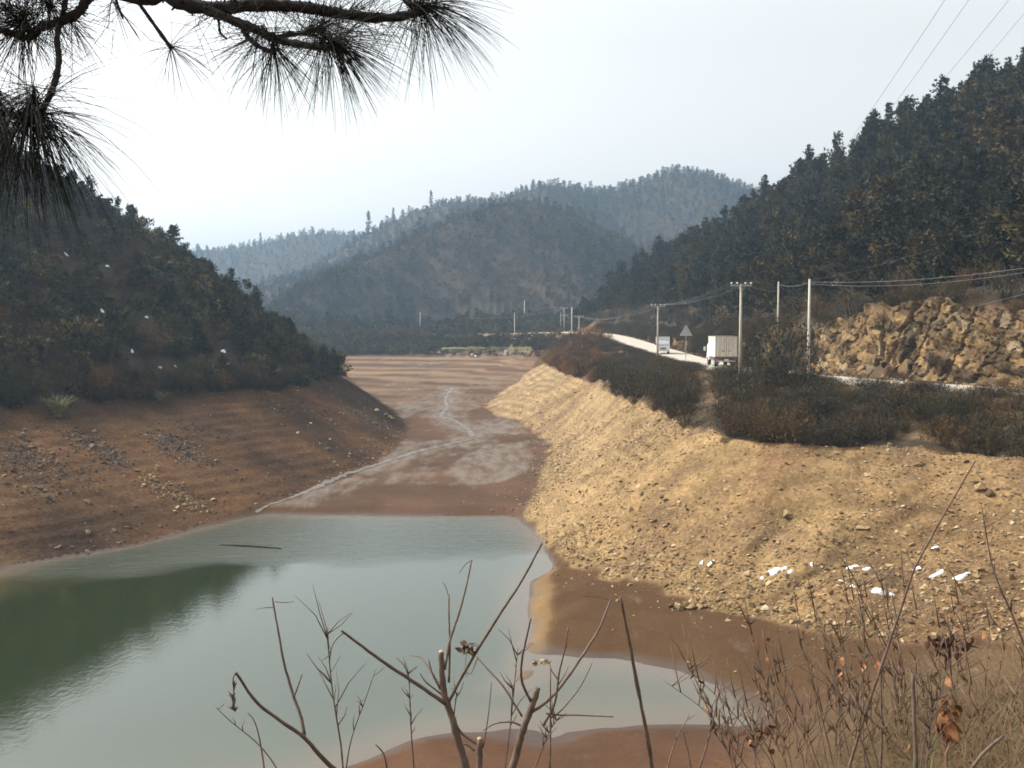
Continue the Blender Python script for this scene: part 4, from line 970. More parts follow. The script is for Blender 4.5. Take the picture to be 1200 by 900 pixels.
q = np.linspace(0, 1, NQ)[:, None]; S2 = np.broadcast_to(SS, (NQ, len(SS))); Z2 = q*hh_[None, :]
warp = fbm(S2, Z2, 2.2, 3, 731)*.5
d1, d2, hid, da, db = worley((S2+.6*Z2)/1.55+warp, (Z2-.34*S2)/.78+warp*.7, 741)
e1, e2, hid2, ea, eb = worley((S2+.6*Z2)/.46+warp*1.5, (Z2-.25*S2)/.50+warp, 751)
disp = (hid-.5)*.62+((hid*7.31) % 1-.5)*da*.8+((hid*13.7) % 1-.45)*db*.7+(hid2-.5)*.30+((hid2*5.3) % 1-.5)*ea*.35+np.clip(.10-(d2-d1), 0, .1)*3.2+np.clip(.10-(e2-e1), 0, .1)*.8
disp = .6*disp*np.clip(hh_/3.5, .25, 1)[None, :]+1.1*fbm(S2, Z2, 9, 2, 761)*np.clip(hh_/5, .2, 1)[None, :]
fis = np.clip(1-np.abs(fbm(S2*1.0+.5*Z2, Z2*.22, 3.2, 3, 791))/.05, 0, 1)
disp = (disp+fis*.55)*np.clip(q*6+.3, 0, 1)
off_ = .30+.15*Z2+np.maximum(disp, -.5)
PX = bxs[None, :]+nxs[None, :]*off_; PY = bys[None, :]+nys[None, :]*off_; PZ_ = bzs[None, :]-.25+Z2
lastx, lasty, lastz = PX[-1], PY[-1], PZ_[-1]
capx, capy, capz = [], [], []
for k_ in range(1, NC+1):                      # the top of the face, running back into the hillside
    t_ = k_/NC; ox = lastx+nxs*t_*3.2; oy = lasty+nys*t_*3.2; capx.append(ox); capy.append(oy); capz.append(lastz*(1-t_)**1.5+(height(ox, oy)-(.35 if k_ == NC else -.02))*(1-(1-t_)**1.5)+.12*fbm(ox, oy, 1.2, 2, 771))
PX = np.vstack([PX, np.array(capx)]); PY = np.vstack([PY, np.array(capy)]); PZ_ = np.vstack([PZ_, np.array(capz)])
nr_, nc_ = PX.shape
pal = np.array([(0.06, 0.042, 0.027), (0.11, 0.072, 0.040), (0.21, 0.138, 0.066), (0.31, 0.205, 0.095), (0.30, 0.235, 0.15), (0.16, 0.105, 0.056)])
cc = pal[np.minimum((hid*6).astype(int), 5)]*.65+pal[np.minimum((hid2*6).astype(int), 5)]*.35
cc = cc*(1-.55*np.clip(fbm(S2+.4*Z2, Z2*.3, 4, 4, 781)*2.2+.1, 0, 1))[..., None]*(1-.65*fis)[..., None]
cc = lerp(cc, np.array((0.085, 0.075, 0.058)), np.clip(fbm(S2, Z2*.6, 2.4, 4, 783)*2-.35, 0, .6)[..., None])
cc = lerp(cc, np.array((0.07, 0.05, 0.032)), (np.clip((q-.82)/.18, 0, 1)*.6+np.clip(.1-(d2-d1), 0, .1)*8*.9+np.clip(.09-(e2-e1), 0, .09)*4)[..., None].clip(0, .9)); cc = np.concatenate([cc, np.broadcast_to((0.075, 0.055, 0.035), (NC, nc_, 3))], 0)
vi = np.arange(nr_*nc_).reshape(nr_, nc_); qf = np.stack([vi[:-1, :-1], vi[:-1, 1:], vi[1:, 1:], vi[1:, :-1]], -1).reshape(-1, 4)
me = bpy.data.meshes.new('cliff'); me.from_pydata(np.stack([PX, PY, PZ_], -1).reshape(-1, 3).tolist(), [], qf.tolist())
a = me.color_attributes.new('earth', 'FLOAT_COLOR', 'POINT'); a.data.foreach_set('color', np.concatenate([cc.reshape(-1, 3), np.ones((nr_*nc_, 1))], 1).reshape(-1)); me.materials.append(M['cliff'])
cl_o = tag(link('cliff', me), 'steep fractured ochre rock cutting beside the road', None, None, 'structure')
def cliff_pt(s_, q_):
    i = int(np.clip(np.searchsorted(SS, s_), 0, nc_-1)); j = int(np.clip(q_*(NQ-1), 0, NQ-1)); return Vector((PX[j, i], PY[j, i], PZ_[j, i])), Vector((nxs[i], nys[i], 0))
n_ = 0; kept = []
for i in range(6000):
    s_ = r_.uniform(s0_, s105); q_ = r_.uniform(.03, .93); p, nv = cliff_pt(s_, q_)
    if not in_view(np.array([p.x]), np.array([p.y]), 30)[0]: continue
    w_ = .18+.24*r_.random()**1.6
    if any((p-o_).length < .62*(w_+w2) for o_, w2 in kept): continue
    kept.append((p, w_)); o = link('rock', ROCKS[int(r_.integers(0, 8))], cl_o); o.location = p+nv*.42*w_; an = math.atan2(-nv.x, nv.y)
    o.scale = (w_*r_.uniform(.8, 1.4), w_*r_.uniform(.45, .7), w_*r_.uniform(.6, 1.1)); o.rotation_euler = (r_.normal(-.15, .07), r_.normal(.30, .09), an+r_.normal(0, .14))
    if len(kept) >= 60: break
fx_, fy_, fs_ = [], [], []
for i in range(2600):                          # fallen pieces along the foot
    k_ = int(r_.integers(0, nc_)); o_ = r_.normal(-.1, .35)
    fx_.append(bxs[k_]+nxs[k_]*o_); fy_.append(bys[k_]+nys[k_]*o_); fs_.append(.05+.2*r_.random()**2.5)
gravel('cliff_fragments', np.array(fx_), np.array(fy_), np.array(fs_), ROCKS, 'small broken rock fragments along the foot of the ochre cutting')
for i in range(150):
    up = i < 64
    s_ = r_.uniform(s0_, s105); p, nv = cliff_pt(s_, 1.0 if up else r_.uniform(.08, .9)); p = p if up else p-nv*.25
    if up: p = p+nv*r_.uniform(-.1, 2.6); p.z = p.z-.25
    shrub(p.x, p.y, r_.uniform(.45, .9) if up else r_.uniform(.2, .58), int(r_.integers(0, 3)), 'brown bush along the upper edge of the ochre cliff' if up else 'small dark bush clinging to the face of the ochre cliff', 'bushes along the cliff edge' if up else 'small bushes on the cliff face', None, 'cliff_bush', p.z-.15)
cx_, cy_, cz_ = [], [], []
for i in range(900):                           # the far, low stretch of the cutting is mostly overgrown
    s_ = r_.uniform(s105-6, s1_); q_ = r_.random()*1.4; p, nv = cliff_pt(s_, min(1, q_)); p = p+nv*max(0, q_-1)*6
    if fbm(np.array([s_]), np.array([0.]), 9, 2, 790)[0] > .22 and q_ < .8: continue
    cx_.append(p.x); cy_.append(p.y); cz_.append(p.z-.15)
n = len(cx_); rot = np.zeros((n, 3)); rot[:, 2] = r_.uniform(0, 6.28, n); sc = r_.uniform(.4, .95, n)
scatter('cutting_scrub', np.stack([cx_, cy_, cz_], 1), rot, np.stack([sc, sc, sc], 1), r_.integers(0, 3, n).astype(np.int32), hidden_collection('cutting_library', BUSHES), 'brown brushwood overgrowing the far low stretch of the cutting', 'undergrowth')
# ------------------------------------------------------------------ snow
def snow(p, W, D, label, group, seed):
    rnd = random.Random(seed); mb = MB(); nr, na = 4, 14; ph = [rnd.uniform(0, 6.28) for _ in range(3)]
    mb.v.append((0, 0, h1(p[0], p[1])-p[2]+.03+.2*min(W, D)))
    for i in range(1, nr+1):
        for j in range(na):
            an = 2*math.pi*j/na; rr = i/nr*(1+.28*math.sin(2*an+ph[0])+.2*math.sin(3*an+ph[1])+.12*math.sin(5*an+ph[2])); a_ = math.cos(an)*rr*W/2; b_ = math.sin(an)*rr*D/2
            mb.v.append((a_, b_, h1(p[0]+a_, p[1]+b_)-p[2]+(.22*min(W, D)*(1-(i/nr)**2)*(1+.5*rnd.uniform(-1, 1))+.03 if i < nr else -.06)))
    for j in range(na):
        mb.f.append((0, 1+j, 1+(j+1) % na)); mb.m.append(0)
        for i in range(nr-1): mb.f.append((1+i*na+j, 1+(i+1)*na+j, 1+(i+1)*na+(j+1) % na, 1+i*na+(j+1) % na)); mb.m.append(0)
    o = mb.build('snow_patch', M['snow'], None, True); o.location = p
    return tag(o, label, 'snow patch', group)
SR = [(822,661,9,4,'small round snow patch, leftmost on the tan bank'), (834,661,11,7,'round snow patch just right of the leftmost one'), (907,671,24,10,'largest snow lump on the tan bank with smaller ones round it'), (919,667,9,6,'snow lump touching the right side of the largest one'), (926,671,8,5,'small snow dab right of the largest lump'), (893,678,7,3,'small snow dab below left of the largest lump'), (951,664,6,4,'lone snow dot between the largest lump and the long strip'),
      (999,666,22,6,'long narrow snow strip in the middle of the row'), (1016,668,12,5,'short snow strip right of the long middle strip'), (985,682,8,4,'snow dot below the long middle strip'), (1000,688,13,4,'thin snow dash left of the arrow shaped patch'), (1029,694,20,10,'arrow shaped snow patch, lowest of the row'), (1045,699,8,4,'snow dot at the right end of the lowest patch'),
      (1075,668,14,8,'snow patch with the long twig crossing in front'), (1099,673,24,5,'flat snow strip second from the right'), (1126,678,32,5,'long flat snow strip, rightmost on the bank'), (1095,643,12,4,'single snow patch above the row on the right'), (960,687,7,3,'faint snow dab below the lone dot')]
for i, (u, v, wd, hh, lab) in enumerate(SR):
    p = onground(u, v); k_ = p[1]/F_PX; snow(p, wd*k_*.72, max(.15, hh*k_*1.25), lab, 'snow patches on the tan bank', i)
LS = ['snow patch highest on the left hill', 'tall thin snow patch on the left hill right of the highest one', 'flat snow patch halfway up the left hill', 'left one of two snow spots low on the left hill', 'right one of two snow spots low on the left hill', 'upper snow patch of the bright cluster low on the left hill', 'lower snow patch of the bright cluster on the left hill', 'thin snow dash right of the bright cluster on the left hill', 'snow spot at the yellow green bush on the left hill', 'small snow dash above the middle of the left hill']
for i, ((p, wd, hh), lab) in enumerate(zip(SNOW_LP, LS)):
    k_ = p[1]/F_PX; snow(p, wd*k_*.5, hh*k_*1.2, lab, 'snow patches on the left hill', 40+i)
for i, (u, v, wd, lab) in enumerate(((514,413.5,6,'brightest snow dab on the far shore'), (515,404,4,'small snow dab above the brightest one on the far shore'), (553,416,4,'left snow dot of a pair at the far water line'), (557,418,4,'right snow dot of a pair at the far water line'), (533,396,9,'snow dash left along the far road'), (584,395,10,'snow dash in the middle along the far road'), (601,395,9,'snow dash next to the far pole'), (622,395.5,8,'snow dash right along the far road'), (614,401,5,'snow dab above the green field'))):
    p = onground(u, v); k_ = p[1]/F_PX; snow(p, wd*k_*.6, .6, lab, 'snow dabs on the far shore', 60+i)
p = onground(598, 406)
for i, (du, lab) in enumerate(((-1.2, 'left white marker slab standing by the green field'), (1.2, 'right white marker slab standing by the green field'))):
    mb = MB(); mb.box((0, 0, .55), (.75, .18, 1.1)); mb.box((0, 0, 1.16), (.85, .26, .12)); mb.box((0, 0, .06), (1.0, .4, .12))
    o = mb.build('marker_slab', M['snow']); o.location = (p[0]+du, p[1]-1, h1(p[0]+du, p[1]-1)); tag(o, lab, 'marker stone', 'white slabs by the green field')
# branch floating on the water
A, B = PZ(258, 638, .03), PZ(330, 642.5, .03); mb = MB(); mb.tube([A, ((A[0]+B[0])/2, (A[1]+B[1])/2+.15, .05), B], [.03, .06, .03], 6); mid = Vector(A).lerp(Vector(B), .7); mb.tube([mid, mid+Vector((.5, .45, .10))], [.03, .01], 4)
tag(mb.build('floating_branch', M['bark']), 'dark branch floating on the water near the left bank', 'branch')

# ------------------------------------------------------------------ poles, wires, sign
TOPS = {}
def pole(name, u, vt, vb, d, r, m, label, arms=(), base=True):
    b0 = PD(u, vb, d); tp = PD(u, vt, d); H = tp[2]-b0[2]; gz = h1(b0[0], b0[1]); z0 = min(gz, b0[2])-.3
    t = empty(name, (b0[0], b0[1], z0), 0, label, 'utility pole', 'utility poles')
    mb = MB(); mb.tube([(0, 0, 0), (0, 0, (tp[2]-z0)*.5), (0, 0, tp[2]-z0)], [r, r*.82, r*.64], 10); mb.build('pole', m, t, True)
    for (dz, half, az) in arms:
        z = tp[2]-z0-dz; mb = MB(); mb.box((0, -.12, z), (half*2, .08, .10), 0); ar = mb.build('crossarm', M['steel'], t); 
        for k_ in (-1, -.42, .42, 1):
            mb = MB(); mb.tube([(k_*half*.94, -.12, z+.04), (k_*half*.94, -.12, z+.14), (k_*half*.94, -.12, z+.16), (k_*half*.94, -.12, z+.24), (k_*half*.94, -.12, z+.27)], [.02, .02, .075, .085, .03], 8); mb.build('insulator', M['porcelain'], ar, True)
        mb = MB(); mb.tube([(half*.5, -.12, z), (0, -.1, z-.45)], .02, 4); mb.tube([(-half*.5, -.12, z), (0, -.1, z-.45)], .02, 4); mb.build('brace', M['steel'], ar)
    TOPS[label] = (b0[0], b0[1], tp[2]); return (b0[0], b0[1], tp[2])
PA = pole('utility_pole', 867, 333, 443, 83, .145, M['concrete_pole'], 'concrete pole with four white insulators standing in front of the large truck', ((.12, .85, 0),))
PB = pole('utility_pole', 947, 327, 440, 88, .15, M['pale_pole'], 'pale stout concrete pole at the cliff side, rightmost of the poles')
PC = pole('utility_pole', 911, 330, 425, 104, .13, M['concrete_pole'], 'concrete pole between the rightmost pole and the large truck, foot behind the tall bush')
PDD = pole('utility_pole', 770.5, 358, 421, 124, .12, M['concrete_pole'], 'pole with insulators standing in front of the small oncoming truck', ((.1, .85, 0),))
PE = pole('utility_pole', 678.5, 370, 404, 228, .13, M['concrete_pole'], 'far pole with a crossarm in front of the road bend', ((.3, 1.0, 0),))
PF = pole('utility_pole', 670, 360, 390.5, 250, .17, M['pale_pole'], 'bright white pole at the far bend of the road')
PG = pole('utility_pole', 661, 360, 391, 262, .14, M['concrete_pole'], 'far pole with two crossarms left of the bright white pole', ((.3, 1.0, 0), (2.2, 1.0, 0)))
PH_ = pole('utility_pole', 657, 366, 391, 270, .09, M['concrete_pole'], 'thin far pole leftmost of the cluster at the road bend')
PI_ = pole('utility_pole', 603, 366, 407, 276, .12, M['pale_pole'], 'thin pole beside the white slabs at the green field')
PJ = pole('utility_pole', 614.5, 352, 378, 372, .2, M['pale_pole'], 'pale pole on the lower slope of the middle hill')
PK = pole('utility_pole', 492.5, 366, 393, 345, .2, M['concrete_pole'], 'lone pole far left below the middle hill')
def wire(a_, b_, sag, r, label, group, m=None, name='wire'):
    mb = MB(); A, B = Vector(a_), Vector(b_); pts = []
    for i in range(15):
        t_ = i/14; p = A.lerp(B, t_); p.z -= sag*4*t_*(1-t_); pts.append(p)
    mb.tube(pts, r, 4); return tag(mb.build(name, m or M['wire']), label, 'cable', group)
def arm_pt(P_, k_, dz=-.02): return (P_[0]+k_*.8, P_[1]-.12, P_[2]+.12+dz)
for k_ in (-1, -.42, .42, 1):
    wire(arm_pt(PDD, k_), arm_pt(PA, k_), .5, .010, 'thin wire between the small truck pole and the large truck pole', 'wires along the road'); wire(arm_pt(PE, k_, -.2), arm_pt(PDD, k_), 1.2, .011, 'thin wire from the far bend to the small truck pole', 'wires to the far bend')
OFF1 = PD(1290, 300, 62); OFF2 = PD(1290, 303, 62)
wire((PB[0], PB[1], PB[2]-.25), OFF1, .55, .013, 'pale cable from the rightmost pole out of the frame, upper of two', None, M['wire'], 'cable'); wire((PB[0], PB[1], PB[2]-.42), OFF2, .75, .011, 'pale cable from the rightmost pole out of the frame, lower of two', None, M['wire'], 'cable')
wire((PC[0], PC[1], PC[2]-.3), (PB[0], PB[1], PB[2]-.3), .25, .018, 'cable between the two cliff-side poles', None, M['wire'], 'cable'); wire(arm_pt(PA, .42), (PC[0], PC[1], PC[2]-.9), .3, .012, 'cable from the large truck pole to the cliff-side poles', None, M['wire'], 'cable')
wire((PB[0], PB[1], PB[2]-.15), PD(1290, 205, 95), 1.2, .010, 'cable climbing from the rightmost pole over the forest', None, M['wire'], 'cable'); wire(PD(960, 400, 88), PD(1300, 318, 66), .2, .012, 'faint guy cable crossing the cliff top', None, M['wire'], 'cable')
wire((PG[0], PG[1], PG[2]-.5), (PK[0], PK[1], PK[2]-.4), 2, .02, 'faint far wire from the bend to the lone far pole', None, M['wire'], 'cable')
for i, (pa, pb) in enumerate((((1140,-50),(960,215)), ((1170,-50),(1005,178)), ((1222,-50),(1055,150)), ((1262,-60),(1108,120)))):
    A, B = PD(*pa, 95), PD(*pb, 260)
    wire(A, B, .6, .028, ['overhead power line in the sky, leftmost of four', 'overhead power line in the sky, second from the left', 'overhead power line in the sky, second from the right', 'overhead power line in the sky, rightmost of four'][i], 'high voltage lines over the right hill', M['ovwire'], 'power_line')
# triangular road sign, its grey back towards us
p = PD(803.5, 431, 106); gz = h1(p[0], p[1]); t = empty('road_sign', (p[0], p[1], gz), R(-6), 'triangular grey road sign on a thin post between the two trucks', 'road sign')
H = EYE-(383-385)/F_PX*106+.15-gz; mb = MB(); mb.tube([(0, 0, -.3), (0, 0, H-.1)], .035, 8); mb.build('post', M['steel'], t)
mb = MB(); s_ = .62; q = [(-s_, H-1.05), (s_, H-1.05), (0, H)]
mb.v = [(a_, -.05, b_) for a_, b_ in q]+[(a_, -.075, b_) for a_, b_ in q]; mb.f = [(0, 2, 1), (3, 4, 5), (0, 1, 4, 3), (1, 2, 5, 4), (2, 0, 3, 5)]; mb.m = [0]*5
M['signback'] = simple('sign_back', (0.36, 0.36, 0.37), 0.45, 0.1, 3); M['signrim'] = simple('sign_rim', (0.55, 0.54, 0.52), .5, .1)
pl = mb.build('plate', M['signback'], t); mb = MB()
for i in range(3): a_, b_ = q[i], q[(i+1) % 3]; mb.tube([(a_[0], -.08, a_[1]), (b_[0], -.08, b_[1])], .03, 5)
mb.build('rim', M['signrim'], pl); mb = MB(); mb.box((0, -.09, H-.62), (.5, .03, .06)); mb.box((0, -.09, H-.85), (.8, .03, .06)); mb.build('bracket', M['signrim'], pl)

# ------------------------------------------------------------------ trucks
M['white_paint'] = simple('weathered_white_paint', (0.62, 0.60, 0.54), 0.5, 0.1, 2.0); M['cream_paint'] = simple('dusty_cream_paint', (0.55, 0.52, 0.43), 0.6, 0.14, 1.6)
M['rust'] = simple('rusty_trim', (0.30, 0.20, 0.12), 0.8, .3, 5); M['tyre'] = simple('tyre', (0.03, 0.03, 0.03), 0.9, .2); M['chassis'] = simple('chassis', (0.07, 0.06, 0.055), 0.8, .3)
M['glass'] = simple('dark_glass', (0.03, 0.045, 0.07), 0.08, .1, spec=.6); M['red'] = simple('red_lens', (0.4, 0.03, 0.02), .3); M['lamp'] = simple('headlight_lens', (0.7, 0.7, 0.68), .15); M['plate'] = simple('number_plate', (0.55, 0.5, 0.3), .5); M['silver'] = simple('white_cab_paint', (0.60, 0.61, 0.62), .4, .06)
def wheel(t, x, y, r, wd):
    mb = MB(); mb.tube([(x-wd/2, y, r), (x-wd/2+.03, y, r), (x+wd/2-.03, y, r), (x+wd/2, y, r)], [r*.88, r, r, r*.88], 18); o = mb.build('wheel', M['tyre'], t)
    mb = MB(); s_ = 1 if x > 0 else -1; mb.tube([(x+s_*wd*.40, y, r), (x+s_*(wd*.5+.012), y, r), (x+s_*(wd*.5+.02), y, r)], [r*.55, r*.55, r*.2], 12); mb.build('rim', M['steel'], o)
def road_at(d):
    j = int(np.argmin([abs(p[1]-d) for p in ROAD])); return ROAD[j]
# big box truck seen from behind
p = PD(851, 432.5, 104); t = empty('box_truck', (p[0], p[1], road_at(104)[2]+.045), R(-2.0), 'large dusty cream box truck driving away, seen from behind', 'truck')
W, L, Z0, Z1 = 2.25, 4.6, 1.02, 3.12
mb = MB(); mb.box((0, L/2, (Z0+Z1)/2), (W, L, Z1-Z0)); bx = mb.build('cargo_box', M['white_paint'], t)
mb = MB(); mb.box((0, L/2, Z1+.02), (W+.06, L+.06, .05)); mb.build('roof_edge', M['rust'], bx)
for s_ in (-1, 1):
    mb = MB(); mb.box((s_*W*.242, -.025, (Z0+Z1)/2-.01), (W*.455, .05, (Z1-Z0)-.14)); dr_ = mb.build('rear_door', M['cream_paint'], t)
    mb = MB(); mb.tube([(s_*W*.10, -.07, Z0+.1), (s_*W*.10, -.07, Z1-.12)], .018, 6); mb.tube([(s_*W*.30, -.07, Z0+.1), (s_*W*.30, -.07, Z1-.12)], .018, 6); mb.build('lock_rod', M['rust'], dr_)
    mb = MB(); mb.box((s_*W*.15, -.085, Z0+.62), (.3, .03, .07)); mb.build('handle', M['chassis'], dr_)
    mb = MB(); mb.box((s_*(W/2-.02), -.02, (Z0+Z1)/2), (.07, .07, Z1-Z0)); mb.build('corner_post', M['rust'], bx)
    mb = MB(); mb.box((s_*.92, .02, .78), (.26, .08, .14)); mb.build('tail_light', M['red'], t)
    for yy, rr in ((1.15, .45), (5.6, .45)): wheel(t, s_*.88, yy, rr, .34)
    mb = MB(); mb.box((s_*.88, .35, .55), (.42, .03, .5)); mb.build('mudflap', M['chassis'], t)
mb = MB(); mb.box((0, -.02, (Z0+Z1)/2), (.05, .06, Z1-Z0-.1)); mb.build('door_seam', M['rust'], bx); mb = MB(); mb.box((0, 0.0, Z0+.02), (W+.02, .1, .1)); mb.build('sill', M['rust'], bx)
mb = MB(); mb.box((0, 3.2, .86), (.8, 6.2, .26)); mb.box((0, .12, .80), (1.9, .12, .22)); mb.build('chassis', M['chassis'], t); mb = MB(); mb.box((0, .0, .58), (2.0, .1, .14)); mb.build('rear_bumper', M['steel'], t); mb = MB(); mb.box((0, -.06, .72), (.44, .02, .16)); mb.build('number_plate', M['plate'], t)
mb = MB(); mb.box((0, L+1.0, 1.45), (2.05, 1.7, 1.7), 0, 0, .93); cb = mb.build('cab', M['white_paint'], t); mb = MB(); mb.box((0, L+1.83, 1.75), (1.75, .06, .62)); mb.build('windscreen', M['glass'], cb)
for s_ in (-1, 1): mb = MB(); mb.box((s_*1.3, L+1.5, 1.75), (.2, .08, .42)); mb.tube([(s_*1.0, L+1.5, 1.95), (s_*1.3, L+1.5, 1.95)], .02, 5); mb.build('wing_mirror', M['white_paint'], cb)
# small truck coming towards us; its local +Y is the direction it drives
p = PD(778.5, 420, 138); t = empty('small_truck', (p[0]-.15, p[1], road_at(138)[2]+.045), math.pi+R(-7), 'small white cab-over truck coming towards the camera', 'truck')
mb = MB(); mb.v = [(sx*.86*k_, y_, z_) for (y_, z_, k_) in ((0, .5, 1), (0, 1.1, 1), (-.28, 1.78, .9), (-1.25, 1.82, .9), (-1.3, .5, 1)) for sx in (-1, 1)]; mb.f = [(0, 1, 3, 2), (2, 3, 5, 4), (4, 5, 7, 6), (6, 7, 9, 8), (8, 9, 1, 0), (0, 2, 4, 6, 8), (1, 9, 7, 5, 3)]; mb.m = [0]*7
cb = mb.build('cab', M['silver'], t)
mb = MB(); mb.v = [(-.76, -.045, 1.22), (.76, -.045, 1.22), (.70, -.235, 1.64), (-.70, -.235, 1.64)]; mb.v += [(a_, b_-.04, c_) for a_, b_, c_ in mb.v]; mb.f = [(0, 1, 2, 3), (7, 6, 5, 4), (0, 4, 5, 1), (1, 5, 6, 2), (2, 6, 7, 3), (3, 7, 4, 0)]; mb.m = [0]*6; mb.build('windscreen', M['glass'], cb)
for s_ in (-1, 1):
    mb = MB(); mb.box((s_*.6, .03, .78), (.3, .06, .2)); mb.build('headlight', M['lamp'], t)
    mb = MB(); mb.box((s_*.868, -.62, 1.38), (.02, .62, .46)); mb.build('side_window', M['glass'], cb); mb = MB(); mb.box((s_*1.03, -.1, 1.42), (.16, .06, .3)); mb.tube([(s_*.8, -.1, 1.5), (s_*1.0, -.1, 1.5)], .018, 5); mb.build('wing_mirror', M['chassis'], cb)
    for yy in (-.55, -3.2): wheel(t, s_*.72, yy, .31, .2)
mb = MB(); mb.box((0, .03, .8), (.8, .05, .16)); mb.build('grille', M['chassis'], t); mb = MB(); mb.box((0, .05, .5), (1.74, .12, .2)); mb.build('front_bumper', M['silver'], t); mb = MB(); mb.box((0, .125, .5), (.44, .02, .14)); mb.build('number_plate', M['plate'], t)
mb = MB(); mb.box((0, -3.0, 1.52), (1.86, 3.1, 1.66)); bx = mb.build('cargo_box', M['white_paint'], t); mb = MB(); mb.box((0, -3.0, 2.37), (1.92, 3.16, .05)); mb.build('roof_edge', M['steel'], bx); mb = MB(); mb.box((0, -2.2, .55), (.7, 3.9, .2)); mb.build('chassis', M['chassis'], t)

# ------------------------------------------------------------------ foreground: bare shrubs and weeds traced at their own distances
def fpath(pts, d, dd=0.0, d_end=None):
    n = len(pts); out = []
    for i, (u, v) in enumerate(pts):
        t_ = i/max(1, n-1); out.append(PD(u, v, d+(((d_end if d_end else d)-d)*t_)))
    return out
def px(r, d): return r*d/F_PX
def smoothpath(pts, n=4): return [tuple(p) for p in catmull(pts, n)] if len(pts) > 2 else pts
def stick(mb, pts, d, r0, r1, d_end=None, kn=.12, seed=0, n=6):
    if r0 < 4: r0, r1 = r0*.8, r1*.8
    P = smoothpath(fpath(pts, d, 0, d_end), 5); L = len(P); rnd = random.Random(seed+int(pts[0][0]*7+pts[-1][1])); Q = []; RR = []
    for i, q in enumerate(P):
        t_ = i/(L-1); r = px(r0*(1-t_)+r1*t_, d); jit = r*.16 if 0 < i < L-1 else 0
        Q.append((q[0]+rnd.uniform(-jit, jit), q[1]+rnd.uniform(-jit, jit), q[2]+rnd.uniform(-jit, jit))); RR.append(r*(1+rnd.uniform(-kn, kn)))
    mb.tube(Q, RR, n); return P
def twigs(mb, P, d, n, ln, rr, seed, up=.5):
    rnd = random.Random(seed)
    for i in range(n):
        k_ = rnd.uniform(.35, 1.0); j = int(k_*(len(P)-1)); a_ = Vector(P[j]); dv = rv3(rnd); dv.y *= .5; dv.z = abs(dv.z)*.6+up; L = px(ln, d)*rnd.uniform(.4, 1.2); dv.normalize()
        m_ = a_+dv*L*.5+rv3(rnd)*L*.08; e = m_+(dv+rv3(rnd)*.5).normalized()*L*.5; mb.tube([a_, m_, e], [px(rr, d), px(rr*.8, d), px(rr*.4, d)], 4)
def fg_shrub(name, label, group, base_px, d, stems, material='twig', cat='shrub', leaves=()):
    b0 = PD(base_px[0], base_px[1], d); gz = min(h1(b0[0], b0[1]), b0[2])
    t = empty(name, (b0[0], b0[1], gz-.03), 0, label, cat, group); off = Vector(t.location)
    for i, st in enumerate(stems):
        pts, r0, r1 = st[0], st[1], st[2]; opt = st[3] if len(st) > 3 else {}
        mb = MB(); dd0 = d+opt.get('d0', 0); dd1 = d+opt.get('d1', opt.get('d0', 0))
        if opt.get('ground'):           # carry the stem on below the frame to the ground
            a_ = PD(pts[0][0], pts[0][1], dd0); mb.tube([(b0[0]*.5+a_[0]*.5, d, gz-.1), a_], [px(r0*1.25, d), px(r0, d)], 7)
        P = stick(mb, pts, dd0, r0, r1, dd1, opt.get('kn', .07), i, 7)
        if opt.get('tw'): twigs(mb, P, d, opt['tw'], opt.get('tl', 26), opt.get('tr', .7), i*13+7)
        mb.v = [tuple(Vector(q)-off) for q in mb.v]
        mb.build(opt.get('name', 'branch'), M[opt.get('m', material)], t, True)
        if opt.get('cut'):
            e = Vector(P[-1])-off; mb = MB(); q = (Vector(P[-1])-Vector(P[-3])).normalized(); mb.tube([e-q*.002, e+q*.002, e+q*px(2, d)], [px(r1*.9, d), px(r1*.85, d), px(r1*.45, d)], 7); mb.build('cut_end', M['cutwood'], t)
    return t, off
G = dict(ground=True)
fg_shrub('bare_shrub', 'cut bare shrub with a split stub in the middle foreground, two long forks', None, (545,900), 3.0, [
    ([(548,910),(540,880),(532,850),(523,822),(518,792),(517,764)], 5.2, 3.4, dict(ground=True, cut=True, name='trunk')),
    ([(524,826),(490,803),(450,776),(425,758),(400,739)], 3.2, 1.6, dict(d1=-.2)),
    ([(403,741),(392,752),(385,768),(377,774)], 1.0, .5, dict(d0=-.2)),
    ([(521,785),(527,752),(538,718),(546,688),(553,656)], 2.3, 1.2, dict(d1=.15)), ([(553,656),(545,662),(538,672)], .8, .4, dict(d0=.15)),
    ([(526,800),(527,760),(526,725),(526,697)], 2.0, 1.2, dict(d1=.1)), ([(526,700),(523,690),(519,682)], .7, .4, dict(d0=.1)),
    ([(525,824),(545,786),(568,748),(592,710),(612,680),(635,637)], 2.6, 1.3, dict(d1=-.3)),
    ([(517,806),(506,788),(494,771),(480,768)], 1.8, .8, dict(d1=.15)), ([(516,808),(507,790),(502,772)], 1.6, .8), ([(519,815),(500,800),(492,789)], 1.5, .7),
    ([(528,838),(540,858),(558,872)], 2.2, 1.6), ([(531,850),(534,822),(538,812)], 1.0, .5, dict(tw=4, tl=22))])
